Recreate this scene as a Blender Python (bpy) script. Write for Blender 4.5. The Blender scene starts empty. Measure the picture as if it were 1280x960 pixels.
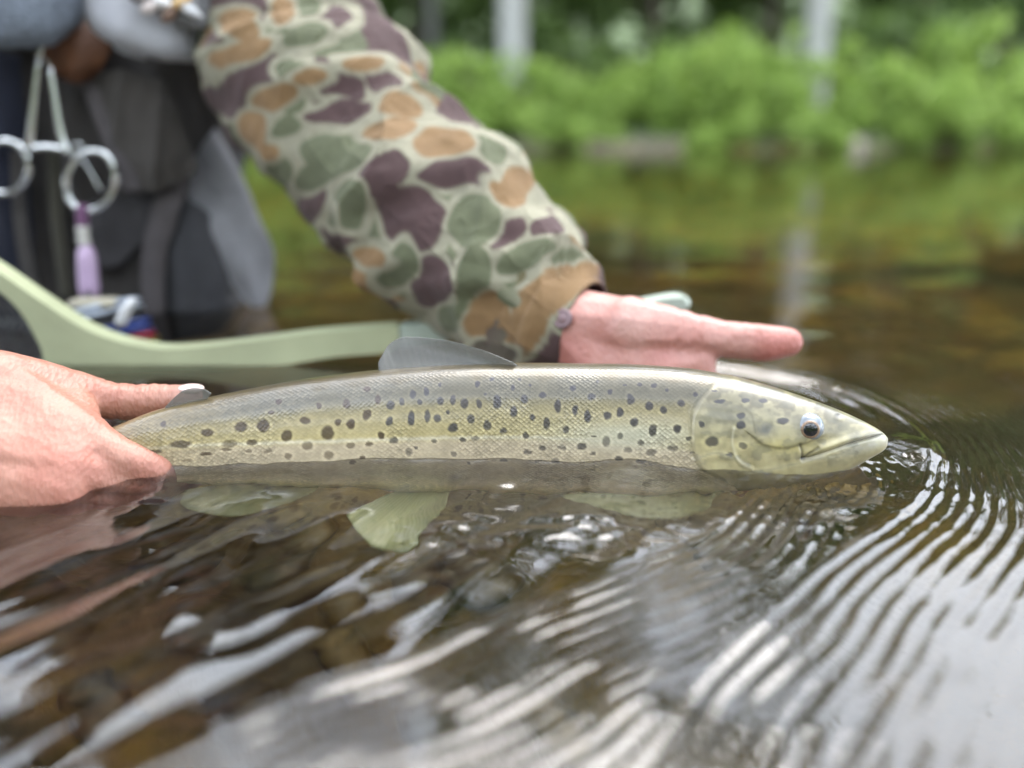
import bpy, bmesh, math, random
import numpy as np
from mathutils import Vector, Matrix

random.seed(7)
RNG = np.random.default_rng(11)
S = bpy.context.scene
COL = S.collection
R = math.radians

# ------------------------------------------------------------------ camera
CAM_H = 0.165
PITCH = R(16.5)
FPX = 1065.0                                   # focal length in photo pixels (1280 wide)
cd = bpy.data.cameras.new('camera')
cd.sensor_width = 36.0
cd.lens = 36.0 * FPX / 1280.0
cd.clip_start = 0.01
cd.clip_end = 600.0
cd.dof.use_dof = True
cd.dof.focus_distance = 0.433
cd.dof.aperture_fstop = 2.3
cam = bpy.data.objects.new('camera', cd)
COL.objects.link(cam)
cam.location = (0, 0, CAM_H)
cam.rotation_euler = (R(90) - PITCH, 0, 0)
S.camera = cam

# ------------------------------------------------------------------ light
SUN_EL, SUN_AZ = R(60), R(28)                  # azimuth to the right of the view direction
w = bpy.data.worlds.new('World')
S.world = w
w.use_nodes = True
nt = w.node_tree
nt.nodes.clear()
wo = nt.nodes.new('ShaderNodeOutputWorld')
bg = nt.nodes.new('ShaderNodeBackground')
bg.inputs['Strength'].default_value = 0.13
sky = nt.nodes.new('ShaderNodeTexSky')
sky.sky_type = 'NISHITA'
sky.sun_disc = False
sky.sun_elevation = SUN_EL
sky.sun_rotation = SUN_AZ
sky.air_density = 1.0
sky.dust_density = 2.0
tc = nt.nodes.new('ShaderNodeTexCoord')
mp = nt.nodes.new('ShaderNodeMapping')
mp.inputs['Scale'].default_value = (1.0, 1.0, 1.8)
ns = nt.nodes.new('ShaderNodeTexNoise')
ns.inputs['Scale'].default_value = 1.7
ns.inputs['Detail'].default_value = 6
ns.inputs['Roughness'].default_value = 0.55
rp = nt.nodes.new('ShaderNodeValToRGB')
rp.color_ramp.elements[0].position = 0.36
rp.color_ramp.elements[0].color = (0.12, 0.12, 0.12, 1)
rp.color_ramp.elements[1].position = 0.62
rp.color_ramp.elements[1].color = (0.95, 0.95, 0.95, 1)
mx = nt.nodes.new('ShaderNodeMixRGB')
mx.inputs['Color2'].default_value = (13.6, 14.6, 16.0, 1)
nt.links.new(tc.outputs['Generated'], mp.inputs['Vector'])
nt.links.new(mp.outputs['Vector'], ns.inputs['Vector'])
nt.links.new(ns.outputs['Fac'], rp.inputs['Fac'])
nt.links.new(rp.outputs['Color'], mx.inputs['Fac'])
nt.links.new(sky.outputs['Color'], mx.inputs['Color1'])
nt.links.new(mx.outputs['Color'], bg.inputs['Color'])
nt.links.new(bg.outputs['Background'], wo.inputs['Surface'])

sd = bpy.data.lights.new('sun', 'SUN')
sd.energy = 1.3
sd.angle = R(44)
sd.color = (1.0, 0.96, 0.9)
sun = bpy.data.objects.new('sun', sd)
COL.objects.link(sun)
sdir = Vector((math.sin(SUN_AZ) * math.cos(SUN_EL), math.cos(SUN_AZ) * math.cos(SUN_EL), math.sin(SUN_EL)))
sun.rotation_euler = sdir.to_track_quat('Z', 'Y').to_euler()

S.view_settings.view_transform = 'Standard'
S.view_settings.look = 'None'
S.view_settings.gamma = 1.0
S.view_settings.exposure = 1.7
S.render.engine = 'CYCLES'
S.cycles.use_denoising = True
S.cycles.max_bounces = 10
S.cycles.transmission_bounces = 8
S.cycles.glossy_bounces = 4
S.cycles.diffuse_bounces = 3
S.cycles.transparent_max_bounces = 12
S.cycles.volume_bounces = 0
S.cycles.sample_clamp_indirect = 6.0

# ------------------------------------------------------------------ geometry helpers
CP, SP = math.cos(PITCH), math.sin(PITCH)


def ray(px, py):
    a, b = (px - 640.0) / FPX, (480.0 - py) / FPX
    return np.array([a, CP + b * SP, -SP + b * CP])


def at_y(px, py, Y):
    d = ray(px, py)
    t = Y / d[1]
    return np.array([d[0] * t, Y, CAM_H + d[2] * t])


def at_z(px, py, z=0.0):
    d = ray(px, py)
    t = (z - CAM_H) / d[2]
    return np.array([d[0] * t, d[1] * t, z])


def under(px, py, Y):
    """the point at distance Y seen at px,py through a flat water surface"""
    e = at_z(px, py)
    d = ray(px, py)
    d = d / np.linalg.norm(d)
    n = 1 / 1.33
    c = -d[2]
    k = 1 - n * n * (1 - c * c)
    t = n * d + (n * c - math.sqrt(k)) * np.array([0, 0, 1.0])
    s = (Y - e[1]) / t[1]
    return e + t * s


def project(P):
    """apparent photo pixel of points, refracted by flat water where below it"""
    P = np.asarray(P, float).copy()
    u = P[:, 2] < 0
    if u.any():
        Q = P[u]
        rr = np.hypot(Q[:, 0], Q[:, 1])
        dep = -Q[:, 2]
        lo, hi = np.zeros(len(Q)), rr.copy()
        for _ in range(36):
            m = (lo + hi) / 2
            f = m / np.hypot(m, CAM_H) - 1.33 * (rr - m) / np.hypot(rr - m, dep)
            lo = np.where(f < 0, m, lo)
            hi = np.where(f < 0, hi, m)
        k = (lo / rr)
        Q[:, 0] *= k
        Q[:, 1] *= k
        Q[:, 2] = 0
        P[u] = Q
    zz = P[:, 2] - CAM_H
    dep = P[:, 1] * CP - zz * SP
    upc = P[:, 1] * SP + zz * CP
    return 640 + FPX * P[:, 0] / dep, 480 - FPX * upc / dep


def pchip(x, xs, ys):
    xs, ys = np.asarray(xs, float), np.asarray(ys, float)
    h = np.diff(xs)
    dl = np.diff(ys) / h
    m = np.zeros(len(xs))
    for i in range(1, len(xs) - 1):
        if dl[i - 1] * dl[i] > 0:
            w1, w2 = 2 * h[i] + h[i - 1], h[i] + 2 * h[i - 1]
            m[i] = (w1 + w2) / (w1 / dl[i - 1] + w2 / dl[i])
    m[0], m[-1] = dl[0], dl[-1]
    x = np.asarray(x, float)
    i = np.clip(np.searchsorted(xs, x) - 1, 0, len(h) - 1)
    t = (x - xs[i]) / h[i]
    t = np.clip(t, 0, 1)
    return ((1 + 2 * t) * (1 - t) ** 2 * ys[i] + t * (1 - t) ** 2 * h[i] * m[i]
            + t * t * (3 - 2 * t) * ys[i + 1] + t * t * (t - 1) * h[i] * m[i + 1])


def smooth(a, b, x):
    t = np.clip((np.asarray(x, float) - a) / (b - a), 0, 1)
    return t * t * (3 - 2 * t)


def hash3(i, j, k, seed):
    n = (i.astype(np.int64) * 374761393 + j.astype(np.int64) * 668265263 + k.astype(np.int64) * 2147483647 + seed * 974711) & 0xFFFFFFFF
    n = ((n ^ (n >> 13)) * 1274126177) & 0xFFFFFFFF
    n = ((n ^ (n >> 16)) * 2246822519) & 0xFFFFFFFF
    return ((n ^ (n >> 15)) & 0xFFFFFF) / float(0xFFFFFF)


def vnoise(P, scale=1.0, seed=0, octaves=1):
    """value noise in 0..1 for an N x 3 (or N x 2) array"""
    P = np.asarray(P, float)
    if P.shape[1] == 2:
        P = np.column_stack([P, np.zeros(len(P))])
    out, amp, tot = np.zeros(len(P)), 1.0, 0.0
    for o in range(octaves):
        Q = P * scale * (2 ** o) + 17.3 * o
        I = np.floor(Q)
        F = Q - I
        F = F * F * F * (F * (F * 6 - 15) + 10)
        i, j, k = I[:, 0], I[:, 1], I[:, 2]
        v = 0
        for a in (0, 1):
            for b in (0, 1):
                for c in (0, 1):
                    wgt = (F[:, 0] if a else 1 - F[:, 0]) * (F[:, 1] if b else 1 - F[:, 1]) * (F[:, 2] if c else 1 - F[:, 2])
                    v = v + wgt * hash3(i + a, j + b, k + c, seed + o)
        out += amp * v
        tot += amp
        amp *= 0.5
    return out / tot


def link(o, parent=None):
    COL.objects.link(o)
    if parent is not None:
        o.parent = parent
        o.matrix_parent_inverse = parent_world(parent).inverted()
    return o


def parent_world(p):
    m = Matrix.LocRotScale(p.location, p.rotation_euler, p.scale)
    if p.parent:
        return parent_world(p.parent) @ p.matrix_parent_inverse @ m
    return m


def tag(o, label=None, cat=None, group=None, kind=None):
    if label:
        o['label'] = label
    if cat:
        o['category'] = cat
    if group:
        o['group'] = group
    if kind:
        o['kind'] = kind
    return o


def empty(name, loc, label=None, cat=None, group=None):
    o = bpy.data.objects.new(name, None)
    o.empty_display_size = 0.02
    o.location = loc
    COL.objects.link(o)
    return tag(o, label, cat, group)


def mesh_np(name, V, F, mat, parent=None, smooth_=True, color=None, uv=None, attrs=None):
    """mesh object from numpy arrays (quads or tris)"""
    V = np.asarray(V, np.float32)
    F = np.asarray(F, np.int32)
    me = bpy.data.meshes.new(name)
    me.vertices.add(len(V))
    me.vertices.foreach_set('co', V.ravel())
    n = F.shape[1]
    me.loops.add(F.size)
    me.loops.foreach_set('vertex_index', F.ravel())
    me.polygons.add(len(F))
    me.polygons.foreach_set('loop_start', np.arange(0, F.size, n, dtype=np.int32))
    if smooth_:
        me.polygons.foreach_set('use_smooth', np.ones(len(F), bool))
    me.update(calc_edges=True)
    me.validate()
    if color is not None:
        a = me.color_attributes.new('col', 'FLOAT_COLOR', 'POINT')
        c = np.ones((len(V), 4), np.float32)
        c[:, :color.shape[1]] = color
        a.data.foreach_set('color', c.ravel())
    if attrs:
        for k, v in attrs.items():
            a = me.attributes.new(k, 'FLOAT', 'POINT')
            a.data.foreach_set('value', np.asarray(v, np.float32))
    if uv is not None:
        l = me.uv_layers.new(name='UVMap')
        l.data.foreach_set('uv', np.asarray(uv, np.float32)[F.ravel()].ravel())
    if mat:
        me.materials.append(mat)
    o = bpy.data.objects.new(name, me)
    link(o, parent)
    return o


def bm_obj(name, bm, mat, parent=None, smooth_=True):
    me = bpy.data.meshes.new(name)
    bmesh.ops.recalc_face_normals(bm, faces=bm.faces)
    bm.to_mesh(me)
    bm.free()
    if smooth_:
        me.polygons.foreach_set('use_smooth', np.ones(len(me.polygons), bool))
    if mat:
        me.materials.append(mat)
    o = bpy.data.objects.new(name, me)
    link(o, parent)
    return o


def grid_faces(nu, nv, wrap_v=False):
    i = np.arange(nu - 1)[:, None]
    j = np.arange(nv if wrap_v else nv - 1)[None, :]
    j2 = (j + 1) % nv
    return np.stack([i * nv + j + 0 * i, (i + 1) * nv + j, (i + 1) * nv + j2, i * nv + j2 + 0 * i], -1).reshape(-1, 4)


def sweep(path, radii, seg=12, closed=False, flat=1.0, up=None):
    """V,F of a capped tube along path; flat squeezes the second axis"""
    P = np.asarray(path, float)
    n = len(P)
    r = np.broadcast_to(np.asarray(radii, float), (n,))
    T = np.gradient(P, axis=0)
    if closed:
        T = np.roll(P, -1, 0) - np.roll(P, 1, 0)
    T /= np.linalg.norm(T, axis=1)[:, None] + 1e-12
    u = np.array(up if up is not None else (0, 0, 1.0), float)
    V = []
    a = np.linspace(0, 2 * np.pi, seg, endpoint=False)
    for i in range(n):
        s = np.cross(T[i], u)
        if np.linalg.norm(s) < 1e-4:
            s = np.cross(T[i], np.array([0, 1.0, 0.1]))
        s /= np.linalg.norm(s)
        q = np.cross(s, T[i])
        V.append(P[i] + r[i] * (np.cos(a)[:, None] * s + np.sin(a)[:, None] * q * flat))
    V = np.concatenate(V)
    if closed:
        i = np.arange(n)[:, None]
        j = np.arange(seg)[None, :]
        F = np.stack([i * seg + j, ((i + 1) % n) * seg + j, ((i + 1) % n) * seg + (j + 1) % seg, i * seg + (j + 1) % seg], -1).reshape(-1, 4)
        return V, F
    F = grid_faces(n, seg, True)
    c0, c1 = len(V), len(V) + 1
    V = np.vstack([V, P[0], P[-1]])
    j = np.arange(seg)
    caps = np.concatenate([np.stack([np.full(seg, c0), (j + 1) % seg, j, j], -1)[:, [0, 1, 2, 2]],
                           np.stack([np.full(seg, c1), (n - 1) * seg + j, (n - 1) * seg + (j + 1) % seg], -1)[:, [0, 1, 2, 2]]])
    return V, (F, caps[:, :3])


def curve_pts(pts, n):
    P = np.asarray(pts, float)
    d = np.r_[0, np.cumsum(np.linalg.norm(np.diff(P, axis=0), axis=1))]
    t = np.linspace(0, d[-1], n)
    return np.stack([pchip(t, d, P[:, k]) for k in range(P.shape[1])], 1)


class MB:
    """collects shapes into one mesh"""

    def __init__(self):
        self.bm = bmesh.new()

    def add(self, V, F):
        vs = [self.bm.verts.new(v) for v in np.asarray(V, float)]
        Fs = F if isinstance(F, tuple) else (F,)
        for FF in Fs:
            for f in FF:
                try:
                    self.bm.faces.new([vs[k] for k in dict.fromkeys(int(q) for q in f)])
                except ValueError:
                    pass
        return self

    def tube(self, path, r, seg=12, flat=1.0, up=None, closed=False):
        return self.add(*sweep(path, r, seg, closed, flat, up))

    def box(self, c, size, rot=None, bevel=0.0):
        b = bmesh.new()
        bmesh.ops.create_cube(b, size=1)
        bmesh.ops.scale(b, vec=size, verts=b.verts)
        if bevel:
            bmesh.ops.bevel(b, geom=b.edges[:], offset=bevel, segments=2, affect='EDGES', profile=0.6)
        m = Matrix.Translation(c) @ (rot.to_matrix().to_4x4() if rot else Matrix())
        bmesh.ops.transform(b, matrix=m, verts=b.verts)
        return self.merge(b)

    def ball(self, c, r, scale=(1, 1, 1), sub=2):
        b = bmesh.new()
        bmesh.ops.create_icosphere(b, subdivisions=sub, radius=r)
        bmesh.ops.scale(b, vec=scale, verts=b.verts)
        bmesh.ops.translate(b, vec=c, verts=b.verts)
        return self.merge(b)

    def hull(self, spheres, sub=2):
        b = bmesh.new()
        for (c, r) in spheres:
            t = bmesh.new()
            bmesh.ops.create_icosphere(t, subdivisions=sub, radius=r)
            bmesh.ops.translate(t, vec=Vector(c), verts=t.verts)
            me = bpy.data.meshes.new('t')
            t.to_mesh(me)
            t.free()
            b.from_mesh(me)
            bpy.data.meshes.remove(me)
        res = bmesh.ops.convex_hull(b, input=b.verts[:])
        kill = list({g for g in res['geom_interior'] + res['geom_unused'] if isinstance(g, bmesh.types.BMVert)})
        bmesh.ops.delete(b, geom=kill, context='VERTS')
        return self.merge(b)

    def merge(self, b):
        me = bpy.data.meshes.new('t')
        b.to_mesh(me)
        b.free()
        self.bm.from_mesh(me)
        bpy.data.meshes.remove(me)
        return self

    def build(self, name, mat, parent=None, smooth_=True):
        return bm_obj(name, self.bm, mat, parent, smooth_)

    def remesh(self, voxel, it=6):
        """union of the closed shapes as one smooth surface -> V, F (quads)"""
        me = bpy.data.meshes.new('t')
        bmesh.ops.recalc_face_normals(self.bm, faces=self.bm.faces)
        self.bm.to_mesh(me)
        self.bm.free()
        o = bpy.data.objects.new('t', me)
        COL.objects.link(o)
        m = o.modifiers.new('r', 'REMESH')
        m.mode = 'VOXEL'
        m.voxel_size = voxel
        s = o.modifiers.new('s', 'SMOOTH')
        s.factor = 0.5
        s.iterations = it
        dg = bpy.context.evaluated_depsgraph_get()
        m2 = bpy.data.meshes.new_from_object(o.evaluated_get(dg))
        V = np.zeros(len(m2.vertices) * 3, np.float32)
        m2.vertices.foreach_get('co', V)
        V = V.reshape(-1, 3).astype(float)
        N = np.zeros(len(m2.vertices) * 3, np.float32)
        m2.vertices.foreach_get('normal', N)
        F = np.zeros(len(m2.loops), np.int32)
        m2.loops.foreach_get('vertex_index', F)
        F = F.reshape(-1, 4)
        bpy.data.objects.remove(o)
        bpy.data.meshes.remove(me)
        bpy.data.meshes.remove(m2)
        return V, F, N.reshape(-1, 3).astype(float)


# ------------------------------------------------------------------ materials
def mat_new(name):
    m = bpy.data.materials.new(name)
    m.use_nodes = True
    t = m.node_tree
    return m, t, t.nodes['Principled BSDF'], t.nodes['Material Output']


def node(t, typ, **kw):
    n = t.nodes.new(typ)
    for k, v in kw.items():
        if k in n.inputs.keys():
            n.inputs[k].default_value = v
        else:
            setattr(n, k, v)
    return n


def pbr(name, color, rough=0.6, var=0.15, scale=30.0, bump=0.0, bscale=None, coat=0.0, metal=0.0, spec=0.5, sss=0.0,
        use_col=False, detail=4, bdist=0.002, coat_rough=0.05):
    """procedural material: base colour broken by noise, fine relief by bump"""
    m, t, b, _ = mat_new(name)
    b.inputs['Roughness'].default_value = rough
    b.inputs['Metallic'].default_value = metal
    b.inputs['Specular IOR Level'].default_value = spec
    b.inputs['Coat Weight'].default_value = coat
    b.inputs['Coat Roughness'].default_value = coat_rough
    if sss:
        b.inputs['Subsurface Weight'].default_value = sss
        b.inputs['Subsurface Radius'].default_value = (1.0, 0.35, 0.2)
        b.inputs['Subsurface Scale'].default_value = 0.006
    tc = node(t, 'ShaderNodeTexCoord')
    n = node(t, 'ShaderNodeTexNoise', Scale=scale, Detail=detail)
    t.links.new(tc.outputs['Object'], n.inputs['Vector'])
    mr = node(t, 'ShaderNodeMapRange')
    mr.inputs['To Min'].default_value = 1 - var
    mr.inputs['To Max'].default_value = 1 + var
    mr.inputs['From Min'].default_value = 0.25
    mr.inputs['From Max'].default_value = 0.75
    t.links.new(n.outputs['Fac'], mr.inputs['Value'])
    mul = node(t, 'ShaderNodeVectorMath', operation='MULTIPLY')
    if use_col:
        a = node(t, 'ShaderNodeVertexColor', layer_name='col')
        t.links.new(a.outputs['Color'], mul.inputs[0])
    else:
        mul.inputs[0].default_value = color[:3]
    t.links.new(mr.outputs['Result'], mul.inputs[1])
    t.links.new(mul.outputs['Vector'], b.inputs['Base Color'])
    if bump:
        n2 = node(t, 'ShaderNodeTexNoise', Scale=bscale or scale * 4, Detail=5)
        t.links.new(tc.outputs['Object'], n2.inputs['Vector'])
        bp = node(t, 'ShaderNodeBump', Strength=bump, Distance=bdist)
        t.links.new(n2.outputs['Fac'], bp.inputs['Height'])
        t.links.new(bp.outputs['Normal'], b.inputs['Normal'])
    return m


def leaf_mat(name, c1, c2, trans=0.45):
    m, t, b, out = mat_new(name)
    oi = node(t, 'ShaderNodeNewGeometry')
    mx = node(t, 'ShaderNodeMixRGB')
    mx.inputs['Color1'].default_value = (*c1, 1)
    mx.inputs['Color2'].default_value = (*c2, 1)
    t.links.new(oi.outputs['Random Per Island'], mx.inputs['Fac'])
    b.inputs['Roughness'].default_value = 0.5
    b.inputs['Specular IOR Level'].default_value = 0.3
    t.links.new(mx.outputs['Color'], b.inputs['Base Color'])
    tr = node(t, 'ShaderNodeBsdfTranslucent')
    t.links.new(mx.outputs['Color'], tr.inputs['Color'])
    ms = node(t, 'ShaderNodeMixShader', Fac=trans)
    t.links.new(b.outputs['BSDF'], ms.inputs[1])
    t.links.new(tr.outputs['BSDF'], ms.inputs[2])
    t.links.new(ms.outputs['Shader'], out.inputs['Surface'])
    return m


# ------------------------------------------------------------------ trout body form (the water needs its outline)
ST = np.array([
    # px,  top,   axis Y, belly z, half width
    [60, 549, .404, -.007, .0105],
    [100, 548, .405, -.0085, .0110],
    [130, 540, .406, -.011, .0120],
    [200, 514, .409, -.018, .0160],
    [300, 491, .419, -.029, .0205],
    [400, 473.5, .427, -.038, .0240],
    [520, 460.5, .432, -.045, .0265],
    [640, 455.5, .433, -.049, .0280],
    [760, 456.5, .430, -.049, .0280],
    [850, 461.5, .424, -.043, .0270],
    [900, 469.5, .420, -.037, .0255],
    [950, 482, .416, -.028, .0230],
    [1000, 497.5, .413, -.0165, .0198],
    [1050, 515.5, .411, -.0045, .0142],
    [1085, 531, .409, .0045, .0084],
    [1103, 541.5, .408, .0090, .0042],
    [1109, 547.5, .4075, .0112, .0007]])


def fish_station(px):
    Yc = pchip(px, ST[:, 0], ST[:, 2])
    top = pchip(px, ST[:, 0], ST[:, 1])
    zb = pchip(px, ST[:, 0], ST[:, 3])
    w_ = pchip(px, ST[:, 0], ST[:, 4])
    b = (480 - top) / FPX
    t = Yc / (CP + b * SP)
    zt = CAM_H + (-SP + b * CP) * t
    zm = zt * 0.5 + zb * 0.5
    dep = Yc * CP + (CAM_H - np.maximum(zm, 0)) * SP
    X = (px - 640) / FPX * dep
    return X, Yc, zt, zb, w_


PEXP = 2.25


def fish_half(z, zt, zb, w_):
    zc = zt * 0.5 + zb * 0.5
    hh = (zt - zb) * 0.5
    q = np.clip(np.abs(z - zc) / hh, 0, 1)
    return w_ * (1 - q ** PEXP) ** (1 / PEXP)


_px = np.linspace(62, 1107, 260)
_X, _Y, _zt, _zb, _w = fish_station(_px)
_ok = (_zb < 0) & (_zt > 0)
_off = fish_half(0 * _X, _zt, _zb, _w)
FISH_NEAR = np.stack([_X, _Y - _off], 1)[_ok]
FISH_FAR = np.stack([_X, _Y + _off], 1)[_ok]
FISH_LINE = np.vstack([FISH_NEAR, FISH_FAR[::-1]])

# ------------------------------------------------------------------ ground: river bed, banks and hill as one sheet


def graded(a, b, step, out_lo, out_hi, ratio):
    c = list(np.arange(a, b + step * 0.5, step))
    s, v, lo = step, c[0], []
    while v > out_lo:
        s *= ratio
        v -= s
        lo.append(v)
    s, v, hi = step, c[-1], []
    while v < out_hi:
        s *= ratio
        v += s
        hi.append(v)
    return np.array(lo[::-1] + c + hi)


def ground_z(x, y):
    P = np.stack([x, y], 1)
    edge = 8.3 + 0.5 * (vnoise(P, 0.5, 3) - 0.5) - 0.035 * (x - 2)
    bed = -0.30 - 0.25 * smooth(0.8, 4, y) + 0.05 * (vnoise(P, 5, 5, 2) - 0.5)
    up = y - edge
    bank = -0.35 + 0.44 * smooth(-0.5, 0.5, up) + 0.05 * np.maximum(up - 0.3, 0) + 0.2 * (vnoise(P, 0.7, 9, 3) - 0.5) * smooth(0, 1, up)
    bank = bank + 0.25 * np.maximum(up - 14, 0) ** 1.05
    z = np.where(up > -0.5, np.maximum(bank, np.where(up < 0, bed, -9)), bed)
    t = smooth(-0.5, 0.2, up)
    z = bed * (1 - t) + bank * t
    near = -5.5 - y
    return np.where(near > -0.6, -0.5 * (1 - smooth(-0.6, 0.4, near)) + 0.5 * smooth(-0.6, 0.8, near) + 0.12 * np.maximum(near, 0), z)


gx = graded(-1.0, 1.0, 0.02, -150, 150, 1.06)
gy = graded(0.05, 1.6, 0.02, -90, 150, 1.05)
GX, GY = np.meshgrid(gx, gy, indexing='ij')
gxf, gyf = GX.ravel(), GY.ravel()
gz = ground_z(gxf, gyf)
P2 = np.stack([gxf, gyf], 1)
nb = vnoise(P2, 9, 21, 3)[:, None]
bedc = np.array([.075, .050, .018]) * (1 - nb) * 1.3 + np.array([.19, .125, .045]) * nb
blot = smooth(.60, .72, vnoise(P2, 16, 31, 2))[:, None]
bedc = bedc * (1 - blot) + np.array([.30, .21, .05]) * blot
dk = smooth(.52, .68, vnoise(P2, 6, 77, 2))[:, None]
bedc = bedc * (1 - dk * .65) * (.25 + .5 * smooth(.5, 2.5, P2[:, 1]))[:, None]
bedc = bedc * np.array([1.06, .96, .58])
soil = np.array([.085, .070, .050])
moss = np.array([.05, .085, .02])
k1 = smooth(-0.05, 0.02, gz)[:, None]
k2 = smooth(0.06, 0.12, gz)[:, None]
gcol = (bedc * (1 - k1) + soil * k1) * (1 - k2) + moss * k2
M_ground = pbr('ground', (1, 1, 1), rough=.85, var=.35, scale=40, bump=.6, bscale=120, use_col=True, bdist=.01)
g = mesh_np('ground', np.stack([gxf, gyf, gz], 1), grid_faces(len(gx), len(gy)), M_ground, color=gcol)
tag(g, 'brown river bed rising to a mossy earth bank', kind='structure')

# ------------------------------------------------------------------ water
SWELL = 1.0


def poly_px(pts):
    return np.array([at_z(*p)[:2] for p in pts])


C0 = poly_px([(700, 436), (800, 443), (900, 454), (1000, 471), (1075, 494), (1128, 527), (1158, 562), (1160, 592), (1143, 620), (1110, 650),
              (1064, 682), (1000, 733), (930, 798), (850, 882), (760, 985), (640, 1120)])
C1 = poly_px([(985, 588), (962, 600), (935, 622), (860, 682), (760, 722), (640, 760), (500, 826), (400, 856), (230, 935), (60, 1020)])


def seg_dist(P, L):
    """signed distance of points to a polyline (positive to its left) and arc length of the nearest point"""
    D = np.full(len(P), 1e9)
    Sg = np.zeros(len(P))
    A = np.zeros(len(P))
    acc = 0.0
    for i in range(len(L) - 1):
        a, b = L[i], L[i + 1]
        ab = b - a
        l = np.linalg.norm(ab)
        t = np.clip(((P - a) @ ab) / (l * l), 0, 1)
        q = P - (a + t[:, None] * ab)
        d = np.hypot(q[:, 0], q[:, 1])
        m = d < D
        D[m] = d[m]
        cr = ab[0] * (P[:, 1] - a[1]) - ab[1] * (P[:, 0] - a[0])
        Sg[m] = np.sign(cr[m])
        A[m] = acc + t[m] * l
        acc += l
    return D * Sg, A


def dens(L, n):
    return curve_pts(L, n)


def water_h(x, y):
    h = np.zeros(len(x))
    P = np.stack([x, y], 1)
    # long lazy swell everywhere, dying out where the sheet gets coarse
    far = smooth(-3, -1, x) * smooth(3, 1, x) * smooth(-1, 0, y) * smooth(2.6, 1.2, y)
    for (kx, ky, lam, sl, ph) in ((.2, 1, .17, .012, .3), (-.5, .8, .11, .010, 1.7), (.75, .6, .076, .008, 4.0), (-.15, 1, .06, .007, 2.2)):
        n = math.hypot(kx, ky)
        ph2 = 2 * np.pi / lam * (kx * x + ky * y) / n + ph + 3 * vnoise(P, 3, 41)
        h += far * sl * lam / 6.28 * np.sin(ph2)
    m = (x > -.75) & (x < .75) & (y > .05) & (y < 1.1)
    q = P[m]
    xq, yq = q[:, 0], q[:, 1]
    hq = np.zeros(len(q))
    # bow waves ahead of the snout
    d0, s0 = seg_dist(q, dens(C0, 90))
    d0 = d0                                     # outward positive
    lam = .0056 + .0024 * smooth(.42, .27, yq)
    wob = .0020 * (vnoise(q, 45, 51, 2) - .5) + .0045 * (vnoise(q, 17, 52) - .5)
    br = vnoise(q, 38, 58, 2)
    brk = .55 + 1.1 * smooth(.30, .75, br) * (.45 + vnoise(q, 13, 59))
    side = smooth(.60, .46, yq) * .85 + .15
    env = smooth(-.006, .002, d0) * np.exp(-np.maximum(d0, 0) / .085) * side * brk * .8
    hq += env * (.25 + .17 * smooth(.30, .38, yq)) * lam / 6.28 * np.cos(2 * np.pi * (d0 + wob) / lam)
    l3 = .0165
    hq += smooth(0, .01, d0) * np.exp(-np.maximum(d0, 0) / .2) * smooth(.36, .28, yq) * .06 * l3 / 6.28 * np.cos(2 * np.pi * (d0 * .93 + xq * .35 + 1.7 * wob) / l3) * smooth(.35, .7, vnoise(q, 20, 60))
    hq += .0009 * np.exp(-((d0 - .001) / .0045) ** 2) * smooth(.62, .45, yq) * smooth(.30, .40, yq)
    # diverging waves from behind the gill
    d1, s1 = seg_dist(q, dens(C1, 80))
    inside = smooth(.003, -.012, d0)
    lam1 = .0058 + .0022 * smooth(.39, .29, yq)
    env1 = smooth(-.005, .001, d1) * np.exp(-np.maximum(d1, 0) / .065) * inside * (.25 + brk) * .95
    hq += env1 * .17 * lam1 / 6.28 * np.cos(2 * np.pi * (d1 + wob) / lam1)
    # slanting waves of the slack water on the near side
    lft = smooth(.012, -.03, d1) * smooth(.445, .38, yq)
    base = lft * .9 + .22 * smooth(.46, .36, yq) * (1 - lft)
    for (ang, lam2, sl, sd_) in ((52, .047, .085, 61), (57, .030, .075, 62), (47, .0205, .06, 63), (62, .013, .025, 64)):
        a = R(ang)
        kx, ky = math.sin(a), -math.cos(a)
        al = xq * math.cos(a) + yq * math.sin(a)
        ac = xq * kx + yq * ky
        Q = np.stack([ac * 1.0 / lam2 * .33, al / lam2 * .16], 1)
        am = smooth(.42, .85, vnoise(Q, 1.0, sd_))
        ph2 = 2 * np.pi / lam2 * ac + 5 * vnoise(Q, .5, sd_ + 5) + 1.6 * vnoise(q, 30, sd_ + 9)
        hq += base * SWELL * sl * lam2 / 6.28 * am * np.sin(ph2) * 1.3
    # broken water under the belly and at the gill
    c = at_z(705, 655)[:2]
    tw = np.exp(-(((xq - c[0]) / .055) ** 2 + ((yq - c[1]) / .028) ** 2))
    c = at_z(990, 622)[:2]
    tw2 = np.exp(-(((xq - c[0]) / .05) ** 2 + ((yq - c[1]) / .035) ** 2))
    c = at_z(1120, 560)[:2]
    tw3 = np.exp(-(((xq - c[0]) / .02) ** 2 + ((yq - c[1]) / .03) ** 2))
    hq += (tw * .75 + tw2 * .5 + tw3 * .6) * .0021 * (vnoise(q * [1, 1.3], 95, 71, 2) - .5)
    # fine wrinkles round the fish
    dF, _ = seg_dist(q, dens(FISH_LINE, 160))
    dF = np.abs(dF)
    hq += .00045 * np.exp(-dF / .03) * (vnoise(q, 120, 75, 2) - .5) * 2
    ang = R(40)
    uu, vv = xq * math.cos(ang) + yq * math.sin(ang), -xq * math.sin(ang) + yq * math.cos(ang)
    hq += .0010 * np.exp(-dF / .035) * smooth(.46, .40, yq) * (vnoise(np.stack([uu * .35, vv], 1), 70, 89, 2) - .5) * smooth(.15, .08, xq)
    hq += .0040 * np.exp(-(dF / .013) ** 2) * (vnoise(q * [1, .6], 34, 88, 2) - .5) * smooth(.18, .1, xq)
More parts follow.
